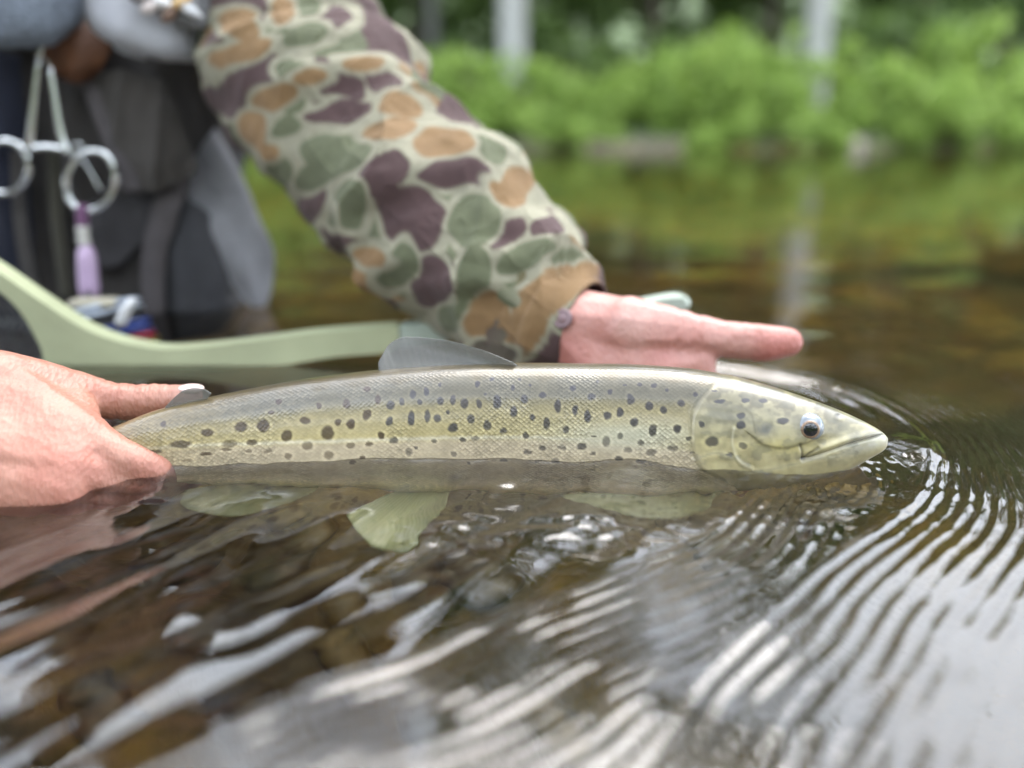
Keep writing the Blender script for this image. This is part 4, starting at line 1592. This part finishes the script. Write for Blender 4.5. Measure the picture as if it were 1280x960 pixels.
fold1 = 1.1 - 2.6 * np.abs(np.sin(.5 * (sv.ravel() * 62 + 2.2 * np.sin(av.ravel() + .6) + 5 * vnoise(cyl, .6, 522)))) ** .75 * smooth(.55, .22, sv.ravel())
fold2 = 1.1 - 2.6 * np.abs(np.sin(.5 * (sv.ravel() * 46 - 3.0 * np.cos(av.ravel() - .8) + 6 * vnoise(cyl, .7, 523)))) ** .75 * smooth(.50, .75, sv.ravel())
wr2 = vnoise(np.stack([np.cos(av).ravel() * 1.1, np.sin(av).ravel() * 1.1, sv.ravel() * 22 + 1.6 * np.sin(av.ravel() + 1)], 1), .8, 527, 2) - .5
rg1 = 1 - np.abs(2 * vnoise(np.stack([np.cos(av).ravel() * .75, np.sin(av).ravel() * .75, sv.ravel() * 13 + 1.2 * np.sin(av.ravel())], 1), 1.0, 524, 1) - 1)
rg2 = 1 - np.abs(2 * vnoise(cyl * [1.2, 1.2, 1.6], 1.9, 525, 2) - 1)
Rg = Rg + (.027 * wr2 + .0066 * fold1 + .0040 * fold2 + .0075 * (rg1 ** 3 - .3) * smooth(.85, .4, sv.ravel()) + .0015 * (rg2 ** 4 - .2)).reshape(n_s, n_a_) * smooth(1.0, .96, sv)
stitch = .0012 * (np.exp(-((sv - .968) / .003) ** 2) + np.exp(-((sv - .945) / .002) ** 2))
Rg = Rg - stitch + .0012 * smooth(.968, .972, sv)
SV = PT[:, None] + Rg[..., None] * (np.cos(av)[..., None] * Sx[:, None] + np.sin(av)[..., None] * Sy[:, None])
SVf = SV.reshape(-1, 3)
# hem turned inward
inn = []
for k_, (ds, dr) in enumerate(((.0, -.0022), (-.012, -.003), (-.05, -.004))):
    i = int(np.clip(n_s - 1 + ds / dd_[-1] * n_s, 0, n_s - 1))
    inn.append(PT[i] + (Rg[i] + dr)[:, None] * (np.cos(aa)[:, None] * Sx[i] + np.sin(aa)[:, None] * Sy[i]))
SVa = np.vstack([SVf] + inn)
SF = grid_faces(n_s + 3, n_a_, True)
NA = np.vstack([(np.cos(av)[..., None] * Sx[:, None] + np.sin(av)[..., None] * Sy[:, None]).reshape(-1, 3)] + [np.tile([0, 0, -1.], (n_a_, 1))] * 3)
facing = (NA * (np.array([0, 0, CAM_H]) - SVa)).sum(1) / np.linalg.norm(SVa - [0, 0, CAM_H], axis=1)
sax, say = project(np.column_stack([SVa[:, 0], SVa[:, 1], np.maximum(SVa[:, 2], 1e-4)]))
SC = camo(sax, say, SVa, smooth(-.02, -.2, facing))
M_camo = cloth_mat('camouflage_cloth', (1, 1, 1), use_col=True)
jacket = mesh_np('jacket_sleeve', SVa, SF, M_camo, person, color=SC.astype(np.float32))
# snap button on the cuff
bpx = at_y(704, 399, .50)
j = np.argmin(np.hypot(sax - 704, say - 399) + 1e3 * (facing < .2))
bn = NA[j]
bm_ = MB()
prof_b = [(-.001, .0062), (.0006, .0066), (.0015, .0056), (.0011, .0044), (.0010, .0032), (.0018, .0024), (.0019, .0002)]
bu = np.cross(bn, [0, 0, 1.0])
bu /= np.linalg.norm(bu)
bv = np.cross(bn, bu)
an_b = np.linspace(0, 2 * np.pi, 28, endpoint=False)
bm_.add(np.concatenate([SVa[j] + bn * h0 + r0 * (np.cos(an_b)[:, None] * bu + np.sin(an_b)[:, None] * bv) for h0, r0 in prof_b]), grid_faces(len(prof_b), 28, True))
M_button = pbr('button', (.14, .085, .09), rough=.4, var=.2)
bm_.build('cuff_button', M_button, jacket)

# other sleeve, outside the frame on the left
def tube_np(pts, rad, n=60, seg=48, wr=.008, seed=1):
    P = curve_pts(pts, n)
    r_ = pchip(np.linspace(0, 1, n), np.linspace(0, 1, len(rad)), np.array(rad))
    Vt, (Ft, cp_) = sweep(P, r_, seg)
    n_ = vnoise(Vt, 22, seed, 3) - .5
    ctr = np.vstack([np.repeat(P, seg, 0), P[:1], P[-1:]])
    d = Vt - ctr
    d /= np.linalg.norm(d, axis=1)[:, None] + 1e-9
    return Vt + d * (wr * n_)[:, None], np.concatenate([np.concatenate([Ft[:, [0, 1, 2]], Ft[:, [0, 2, 3]]]), cp_])


Vt, Ft = tube_np([rsh + v3(0, 0, .02), relb * .5 + rsh * .5, relb, rw * .45 + relb * .55, rw * .72 + relb * .28], [.095, .075, .066, .055, .048], seed=531)
sleeve2 = mesh_np('jacket_sleeve', Vt, Ft, M_camo, person, color=camo(np.full(len(Vt), -2e3), np.full(len(Vt), -2e3), Vt, np.ones(len(Vt))).astype(np.float32))

# dark vest over the chest, with folds, down to the water
M_vest = cloth_mat('dark_vest_cloth', (.016, .016, .018))
M_vest2 = cloth_mat('charcoal_pouch_cloth', (.050, .045, .041))
M_greyc = cloth_mat('grey_wader_cloth', (.27, .27, .285), var=.1)
M_strap = cloth_mat('taupe_strap_webbing', (.085, .075, .076))
M_flap = cloth_mat('pale_grey_flap_cloth', (.30, .30, .315), var=.06, bump=.2)
M_leather = pbr('brown_leather', (.095, .033, .010), rough=.6, var=.3, scale=50, bump=.4, bscale=200)
M_fleece = pbr('grey_fleece', (.14, .16, .19), rough=.95, var=.3, scale=200, bump=1.0, bscale=300, bdist=.003)
vst = MB()
vst.hull([(lsh + v3(-.03, .02, .02), .085), (rsh + v3(.03, .02, .02), .085), (v3(-.50, 1.08, .12), .165), (v3(-.48, 1.0, .33), .115)])
vst.hull([(v3(-.62, 1.06, .1), .155), (v3(-.49, 1.05, .1), .145), (v3(-.62, 1.12, -.36), .14), (v3(-.49, 1.1, -.36), .13)])
VV, VF, VN = vst.remesh(.008, 6)
VV = VV + VN * (.022 * (vnoise(VV * [1.6, 1.6, .6], 14, 541, 3) - .5))[:, None]
mesh_np('vest', VV, VF, M_vest, person)


def sheet(name, outline_rows, mat, parent, thick=.003, nu=50, nv=40, wr=.006, seed=1, fold=None):
    """thick cloth panel lofted through rows of points (each row a list of px,py,Y)"""
    rows = [curve_pts([at_y(*p) for p in r_], nu) for r_ in outline_rows]
    A = np.array(rows)
    tq = np.linspace(0, 1, len(rows))
    G = np.stack([[pchip(np.linspace(0, 1, nv), tq, A[:, i, k_]) for k_ in range(3)] for i in range(nu)], 0).transpose(0, 2, 1)
    du, dv = np.gradient(G, axis=0), np.gradient(G, axis=1)
    N = np.cross(du, dv)
    N /= np.linalg.norm(N, axis=2)[..., None] + 1e-12
    if N[:, :, 1].mean() > 0:
        N = -N
    Pn = G.reshape(-1, 3)
    wv_ = (wr * 2 * (vnoise(Pn * [1.5, 1, .7], 22, seed, 3) - .5)).reshape(nu, nv)
    if fold is not None:
        u_, v_ = np.meshgrid(np.linspace(0, 1, nu), np.linspace(0, 1, nv), indexing='ij')
        wv_ = wv_ + fold(u_, v_)
    G = G + N * wv_[..., None]
    f, k_ = (G + N * thick / 2).reshape(-1, 3), (G - N * thick / 2).reshape(-1, 3)
    n_ = nu * nv
    g_ = grid_faces(nu, nv)
    loop = np.concatenate([np.arange(nv), np.arange(1, nu) * nv + nv - 1, (nu - 1) * nv + np.arange(nv - 2, -1, -1), np.arange(nu - 2, 0, -1) * nv])
    l2 = np.roll(loop, -1)
    return mesh_np(name, np.vstack([f, k_]), np.concatenate([g_, g_[:, ::-1] + n_, np.stack([loop, l2, l2 + n_, loop + n_], -1)]), mat, parent)


# upper front of the vest, in vertical folds (behind the forceps)
sheet('vest_panel', [[(-60, 60, .86), (60, 55, .83), (180, 60, .83), (270, 60, .86), (300, 90, .90)],
                     [(-60, 150, .87), (60, 150, .83), (170, 160, .82), (262, 150, .86), (296, 180, .90)],
                     [(-60, 240, .87), (60, 240, .83), (160, 245, .82), (250, 225, .85), (285, 240, .89)],
                     [(-60, 330, .86), (60, 330, .82), (150, 330, .82), (230, 320, .83), (260, 330, .86)],
                     [(-60, 440, .84), (60, 430, .80), (150, 430, .80), (220, 420, .82), (255, 420, .84)]], M_vest2, person, .006, 80, 60, .010, 551,
      lambda u_, v_: .013 * (1 - np.abs(np.sin(u_ * 15 + 2.2 * np.sin(v_ * 3.5 + 1) + 1.5 * v_))) ** 1.5 - .004)
# darker undershirt strip with a zip on the far left
sheet('vest_placket', [[(-60, 60, .80), (-10, 62, .79), (25, 70, .80)], [(-60, 240, .80), (-5, 240, .79), (38, 240, .80)], [(-60, 440, .80), (0, 440, .79), (48, 430, .80)]],
      cloth_mat('navy_cloth', (.016, .018, .030)), person, .006, 30, 30, .006, 552)
sheet('strap', [[(14, 190, .79), (24, 188, .789), (32, 190, .79)], [(20, 290, .788), (28, 290, .787), (36, 290, .788)], [(42, 420, .785), (52, 420, .784), (62, 420, .785)]], M_vest2, person, .004, 10, 30, .001, 553)
M_pocket = cloth_mat('brown_grey_pocket_cloth', (.062, .055, .049))
sheet('pocket', [[(128, 98, .805), (150, 92, .80), (178, 98, .80), (206, 110, .808)], [(132, 140, .80), (160, 140, .785), (196, 145, .79), (226, 152, .80)], [(142, 190, .80), (172, 196, .782), (208, 198, .786), (240, 194, .80)],
                 [(158, 228, .80), (182, 238, .79), (214, 232, .79), (246, 214, .80)]], M_pocket, person, .006, 50, 50, .007, 571, lambda u_, v_: .006 * (1 - np.abs(np.sin(u_ * 7 + 3 * v_))) ** 2)
sheet('strap', [[(104, 105, .80), (112, 103, .798), (121, 106, .80)], [(128, 170, .79), (137, 168, .788), (146, 170, .79)], [(158, 240, .785), (168, 238, .782), (178, 238, .785)]], M_strap, person, .005, 10, 40, .002, 572)
sheet('strap', [[(60, 180, .795), (68, 180, .793), (75, 181, .795)], [(64, 270, .79), (72, 270, .788), (79, 270, .79)], [(76, 372, .785), (84, 372, .783), (91, 372, .785)]], cloth_mat('olive_webbing', (.045, .042, .030)), person, .004, 10, 40, .001, 573)
# big grey tail of the jacket hanging on the right and the pouch under it
sheet('jacket_tail', [[(270, 160, .845), (297, 212, .845), (322, 272, .84), (342, 320, .835), (340, 358, .833), (330, 391, .83)],
                      [(245, 190, .835), (262, 232, .83), (278, 285, .82), (304, 328, .822), (318, 362, .826), (326, 392, .83)],
                      [(224, 205, .835), (206, 238, .83), (222, 284, .82), (262, 325, .82), (296, 364, .825), (321, 392, .83)]], M_greyc, person, .004, 70, 50, .004, 554,
      lambda u_, v_: .006 * np.sin(v_ * 9 + 3 * u_) * (1 - u_))
sheet('pouch', [[(190, 250, .83), (235, 252, .815), (268, 285, .83), (285, 330, .86)],
                [(190, 300, .825), (235, 300, .805), (275, 318, .825), (300, 355, .86)],
                [(190, 350, .825), (238, 352, .80), (280, 358, .82), (304, 375, .86)],
                [(190, 405, .82), (240, 405, .805), (280, 400, .82), (305, 398, .86)]], cloth_mat('grey_pouch_cloth', (.048, .048, .052)), person, .006, 40, 40, .006, 555)
sheet('strap', [[(208, 222, .815), (222, 220, .812), (238, 226, .815)], [(190, 265, .80), (206, 268, .797), (222, 272, .80)], [(178, 320, .80), (193, 322, .797), (208, 322, .80)], [(180, 402, .80), (194, 404, .797), (206, 402, .80)]],
      M_strap, person, .005, 14, 40, .002, 556)
sheet('hip_belt', [[(95, 262, .815), (130, 250, .81), (180, 240, .815), (225, 215, .82)], [(100, 285, .812), (135, 285, .805), (185, 262, .81), (232, 235, .82)], [(110, 330, .812), (140, 335, .805), (180, 300, .81), (240, 262, .82)]],
      cloth_mat('belt_cloth', (.055, .052, .054)), person, .006, 40, 24, .006, 557)
# shoulder of the camouflage jacket behind the sleeve
js = MB().hull([(lsh + v3(-.03, .03, .03), .10), (v3(-.40, 1.02, .38), .10)])
JV, JF, JN = js.remesh(.008, 5)
mesh_np('jacket_shoulder', JV, JF, M_camo, person, color=camo(np.full(len(JV), -2e3), np.full(len(JV), -2e3), JV, np.ones(len(JV))).astype(np.float32))
# cap of the bent head, above the frame
cp_m = MB().hull([(hd0 + v3(0, .02, .055), .096), (hd0 + v3(0, .03, .02), .094)])
cp_m.hull([(hd0 + v3(-.06, -.08, .05), .008), (hd0 + v3(.06, -.08, .05), .008), (hd0 + v3(-.045, -.15, .03), .007), (hd0 + v3(.045, -.15, .03), .007)])
cp_m.build('cap', M_vest2, person)

# --- chest pack: stiff flap, fleece, leather patch
pack = empty('chest_pack', tuple(at_y(130, 40, .76)), 'grey chest pack with a stiff curved flap worn over the dark vest', 'bag')
sheet('flap', [[(96, -50, .775), (150, -60, .745), (220, -50, .74), (285, -30, .775)],
               [(100, -10, .775), (155, -5, .735), (215, 12, .735), (272, 25, .77)],
               [(108, 18, .772), (150, 35, .73), (210, 52, .73), (264, 50, .765)],
               [(122, 40, .77), (160, 56, .735), (212, 70, .735), (258, 70, .762)],
               [(135, 49, .775), (165, 62, .745), (215, 76, .745), (254, 77, .765)]], M_flap, pack, .004, 60, 40, .0022, 561)
pk = MB().hull([(at_y(-20, -40, .84), .05), (at_y(250, -40, .85), .05), (at_y(20, 20, .84), .035), (at_y(230, 40, .85), .03)])
pk.build('pack_body', M_vest2, pack)
sheet('fleece_patch', [[(-60, -60, .78), (20, -70, .75), (70, -60, .75), (104, -40, .775)], [(-60, -10, .78), (10, 5, .742), (60, 5, .742), (101, 8, .77)],
                       [(-40, 25, .78), (18, 40, .745), (60, 35, .745), (98, 22, .77)], [(-20, 45, .785), (25, 56, .755), (60, 52, .755), (88, 30, .775)]], M_fleece, pack, .009, 50, 40, .006, 562)
sheet('leather_patch', [[(62, 36, .79), (90, 22, .785), (118, 34, .788)], [(56, 58, .786), (92, 55, .775), (138, 58, .785)], [(62, 78, .786), (94, 82, .775), (128, 78, .785)], [(78, 94, .79), (96, 101, .783), (116, 92, .79)]],
      M_leather, pack, .008, 30, 30, .004, 563)
sheet('tab', [[(142, 55, .768), (160, 60, .765), (184, 68, .768)], [(146, 62, .768), (162, 70, .765), (182, 75, .768)]], M_flap, pack, .004, 12, 8, 0, 564)
# fly patch with a few dressed flies on it
fp = empty('fly_patch', tuple(at_y(225, 15, .735)), 'woolly fly patch stuck with pale and tan flies on the grey flap', 'fly patch')
M_wool = pbr('speckled_wool', (.16, .16, .16), rough=.95, var=.85, scale=330, bump=1.0, bscale=400, bdist=.004)
sheet('wool_pad', [[(168, -50, .728), (225, -45, .726), (280, -30, .745)], [(170, -10, .727), (225, 0, .725), (272, 12, .745)], [(200, 10, .73), (235, 22, .725), (266, 28, .742)], [(225, 28, .735), (245, 34, .73), (262, 36, .742)]], M_wool, fp, .009, 40, 30, .003, 565)
for i, (px, py, c_, an) in enumerate(((190, 8, (.55, .48, .45), 20), (206, 4, (.62, .60, .58), -15), (228, 2, (.50, .33, .14), 25), (176, -4, (.10, .09, .085), 5), (214, 16, (.16, .10, .07), 40), (240, 14, (.50, .50, .50), -30))):
    m_ = MB()
    c0 = at_y(px, py, .718)
    a = R(an)
    ax_v = v3(math.cos(a), 0, math.sin(a))
    m_.tube(curve_pts([c0 - ax_v * .010, c0, c0 + ax_v * .009], 8), [.0006, .003, .0042, .0046, .0042, .003, .002, .0008], 8)
    for q in range(16):
        d_ = np.array([random.uniform(-1, 1), random.uniform(-1, .2), random.uniform(-1, 1)])
        d_ /= np.linalg.norm(d_)
        m_.tube([c0, c0 + d_ * .004, c0 + d_ * .0085 - ax_v * .003], [.0004, .0003, .00015], 4)
    o = m_.build('artificial_fly', pbr('fly_dressing', c_, rough=.8, var=.5, scale=600))
    tag(o, ('pinkish fly at the left of the fly patch', 'white fly near the middle of the fly patch', 'tan fly on the upper right of the fly patch',
            'dark fly on the far left edge of the fly patch', 'dark brown fly below the white one on the fly patch', 'pale grey fly on the right of the fly patch')[i], 'fishing fly', 'flies stuck in the fly patch')

# --- forceps
M_steel = pbr('brushed_steel', (.78, .79, .78), rough=.22, var=.08, scale=200, metal=1.0)
fcp = empty('forceps', tuple(at_y(60, 180, .775)), 'silver scissor-handled forceps hanging from the chest pack', 'forceps')
Yf = .775


def fpts(pts, Y=Yf):
    return [at_y(a, b_, Y) for a, b_ in pts]


def px_r(p, Y=Yf):
    return p / FPX * (Y * CP + .03)


def loop_pts(cx, cy, rx, ry, Y, n=48, tilt=0.0):
    out_ = []
    for i in range(n):
        a = 2 * math.pi * i / n
        x, y = rx * math.cos(a), ry * math.sin(a)
        out_.append(at_y(cx + x * math.cos(tilt) - y * math.sin(tilt), cy + x * math.sin(tilt) + y * math.cos(tilt), Y))
    return out_


for (sh, lp, Y) in (([(49, 74), (45, 110), (41, 150), (37, 182), (33, 190)], (6, 209, 31, 33, R(8)), Yf),
                    ([(63, 84), (69, 120), (75, 155), (81, 180), (88, 194)], (114, 226, 30, 38, R(18)), Yf - .004)):
    m_ = MB()
    m_.tube(curve_pts(fpts(sh, Y), 14), np.linspace(px_r(3.4), px_r(5.6), 14), 12)
    m_.tube(np.array(loop_pts(*lp[:4], Y, 48, lp[4])), px_r(4.3), 12, closed=True)
    m_.build('handle', M_steel, fcp)
MB().tube(curve_pts(fpts([(38, 186), (60, 184), (86, 188)], Yf - .002), 8), px_r(4.6), 10).build('ratchet', M_steel, fcp)
jm = MB()
jm.tube(curve_pts(fpts([(49, 78), (54, 45), (58, 10), (60, -25)], Yf + .006), 10), np.linspace(px_r(4.4), px_r(2.2), 10), 10)
jm.tube(curve_pts(fpts([(63, 88), (60, 50), (61, 10), (62, -25)], Yf + .009), 10), np.linspace(px_r(4.4), px_r(2.2), 10), 10)
jm.build('jaws', M_steel, fcp)
ret = empty('line_nipper', tuple(at_y(115, 215, .80)), 'small steel line nipper hanging behind the right ring of the forceps', 'nipper')
MB().tube(curve_pts(fpts([(98, 192), (112, 210), (128, 240)], .795), 8), px_r(5.0), 8, flat=.5).build('blade', M_steel, ret)
MB().tube(np.array(loop_pts(97, 186, 7, 7, .795, 20)), px_r(2.2), 8, closed=True).build('split_ring', M_steel, ret)

# --- lilac tube on its cord below the forceps
tub = empty('floatant_tube', tuple(at_y(108, 330, .77)), 'lilac plastic tube with a purple cord hanging below the forceps', 'tube')
MB().tube(curve_pts(fpts([(107, 306), (109, 330), (112, 371)], .77), 10), [px_r(k_) for k_ in (6, 10, 11, 11.5, 12, 12, 12.3, 12.3, 12.2, 10)], 16).build('tube_body', pbr('lilac_plastic', (.46, .33, .47), rough=.3, var=.12, scale=60, coat=.4), tub)
MB().tube(curve_pts(fpts([(103, 281), (104, 293), (106, 308)], .77), 8), [px_r(k_) for k_ in (6, 8, 8, 6.5, 7, 8, 8, 6)], 14).build('bead', pbr('pearl_plastic', (.50, .48, .43), rough=.25, var=.15, coat=.5), tub)
MB().tube(curve_pts(fpts([(104, 256), (103, 268), (103, 283)], .77), 6), px_r(7), 10).build('cord', cloth_mat('purple_cord', (.19, .09, .17)), tub)

# --- stack of tippet spools on a holder
YS = .70
hold = empty('tippet_holder', tuple(at_y(125, 395, YS)), 'tippet holder with a cord and a white tab through a stack of coloured spools', 'spool holder')
axS = at_y(150, 440, YS) - at_y(112, 365, YS)
axS /= np.linalg.norm(axS)
MB().tube([at_y(110, 366, YS + .01), at_y(114, 376, YS), at_y(150, 440, YS), at_y(158, 452, YS)], px_r(3), 8).build('cord', M_vest, hold)
tabm = MB()
tabm.tube(curve_pts(fpts([(166, 374), (158, 388), (150, 406)], YS - .034), 8), [px_r(k_) for k_ in (6, 9, 10, 11, 11, 12, 12, 9)], 10, flat=.5)
tabm.build('white_tab', pbr('white_plastic', (.62, .62, .62), rough=.4, var=.05), hold)
lb = MB().box(tuple(at_y(118, 378, YS - .02)), (.035, .02, .006), bevel=.002)
lb.build('label_plate', pbr('beige_card', (.35, .32, .24), rough=.6, var=.25, scale=120), hold)
RIM = pbr('spool_rim_silver', (.40, .43, .47), rough=.3, var=.2, coat=.4)
for i, (c_, nm_, off, r_, lab) in enumerate((((.40, .44, .50), 'silver', .0, .040, 'silver grey tippet spool on top of the stack'),
                                        ((.012, .012, .014), 'black', .0085, .040, 'black tippet spool second in the stack'),
                                        ((.018, .045, .22), 'blue', .019, .041, 'blue tippet spool in the middle of the stack'),
                                        ((.32, .012, .035), 'red', .031, .040, 'red tippet spool below the blue one'),
                                        ((.55, .48, .02), 'yellow', .043, .038, 'yellow tippet spool at the bottom of the stack'))):
    c0 = at_y(114, 388, YS) + v3(.30, 0, -.95) * off
    aS = v3(.30, -.16, -.94)
    aS /= np.linalg.norm(aS)
    sp_ = empty('tippet_spool', tuple(c0), lab, 'spool', 'tippet spools threaded on the holder')
    prof = [(0, .012), (0, r_ - .002), (.0015, r_), (.003, r_ - .001), (.0035, r_ - .008), (.0065, r_ - .008), (.007, r_ - .001), (.0085, r_), (.0095, r_ - .002), (.0095, .012)]
    u_ = np.cross(aS, [0, 1, 0])
    u_ /= np.linalg.norm(u_)
    q_ = np.cross(aS, u_)
    an = np.linspace(0, 2 * np.pi, 48, endpoint=False)
    P = np.concatenate([c0 + aS * h_ + rr_ * (np.cos(an)[:, None] * u_ + np.sin(an)[:, None] * q_) for h_, rr_ in prof + prof[:1]])
    mesh_np('rim', P, grid_faces(len(prof) + 1, 48, True), pbr('spool_' + nm_, c_, rough=.35, var=.15, scale=80, coat=.3), sp_, smooth_=False)

# --- landing net: pale green moulded frame and handle, black rubber net
net = empty('landing_net', tuple(at_y(200, 450, .615)), 'pale green landing net floating behind the fish, black net in its hoop', 'landing net')
M_net = pbr('pale_green_resin', (.335, .355, .215), rough=.5, var=.13, scale=22, bump=.4, bscale=160, bdist=.0008)
M_tip = pbr('handle_resin', (.32, .37, .31), rough=.45, var=.06, scale=14)  # handle toned paler and bluer than the frame
M_rub = pbr('black_rubber', (.035, .035, .04), rough=.28, var=.2)


def slab(name, outline, Y, th_, mat, parent, bev=.005):
    bmn = bmesh.new()
    P = curve_pts([at_y(x, y, Y) for x, y in outline + outline[:1]], 260)[:-1]
    f_ = [bmn.verts.new(p + v3(0, -th_ / 2, 0)) for p in P]
    k2 = [bmn.verts.new(p + v3(0, th_ / 2, 0)) for p in P]
    n_ = len(P)
    a = bmn.faces.new(f_)
    b_ = bmn.faces.new(k2[::-1])
    for i in range(n_):
        bmn.faces.new([f_[(i + 1) % n_], f_[i], k2[i], k2[(i + 1) % n_]])
    ed = [e for e in bmn.edges if len(e.link_faces) == 2 and (a in e.link_faces or b_ in e.link_faces)]
    bmesh.ops.bevel(bmn, geom=ed, offset=bev, segments=3, affect='EDGES', profile=.5)
    bmesh.ops.triangulate(bmn, faces=[f for f in bmn.faces if len(f.verts) > 4])
    o = bm_obj(name, bmn, mat, parent)
    o.data.set_sharp_from_angle(angle=R(40))
    return o


up_ed = [(500, 404), (400, 412.5), (320, 423), (260, 430), (215, 433), (170, 427), (120, 411), (60, 374), (0, 333), (-70, 290), (-170, 250)]
in_ed = [(-170, 272), (-75, 312), (0, 356), (28, 380), (48, 410), (61, 440), (62, 458), (48, 480), (10, 508), (-60, 545), (-170, 575)]
lo_ed = [(-170, 600), (-60, 572), (40, 530), (115, 500), (165, 487), (215, 478), (280, 467), (340, 456), (420, 443), (500, 433)]
slab('frame', up_ed + in_ed + lo_ed, .615, .018, M_net, net)
slab('handle', [(502, 404), (560, 401), (600, 397), (700, 387), (800, 376), (846, 369), (860, 373), (861, 380), (846, 386), (800, 394), (700, 405), (600, 416), (560, 423), (502, 432.6)], .615, .018, M_tip, net)
gk = MB().tube(curve_pts([at_y(x - 3, y + (3 if y < 440 else -3), .612) for x, y in in_ed], 60), .0042, 8)
gk.build('rubber_rim', M_rub, net)
nb_m = MB()
def netp(u_, v_):
    """u along the hoop opening, v down into the bag"""
    p = at_y(64 - 260 * u_, 440 + (v_ - .5) * (60 + 330 * u_) * .9, .615)
    sag = .10 * (1 - (2 * v_ - 1) ** 2) * min(1, u_ * 2.2)
    return p + v3(0, sag + .012, -.0)
NUU, NVV = 22, 12
for i in range(NUU):
    nb_m.tube([netp((i + .2) / NUU, v_) + v3(.0016 * (-1) ** int(q), 0, 0) for q, v_ in enumerate(np.linspace(0, 1, 21))], .0023, 6)
for j in range(1, NVV):
    nb_m.tube([netp(u_, j / NVV) + v3(0, 0, .0016 * (-1) ** int(q)) for q, u_ in enumerate(np.linspace(0.02, 1, 30))], .0019, 6)
nb_o = nb_m.build('net_mesh', pbr('wet_rubber_cord', (.22, .22, .23), rough=.25, var=.3, scale=80, coat=.4), net)  # grey glints of the black cord put into its colour
nb_o['kind'] = 'stuff'
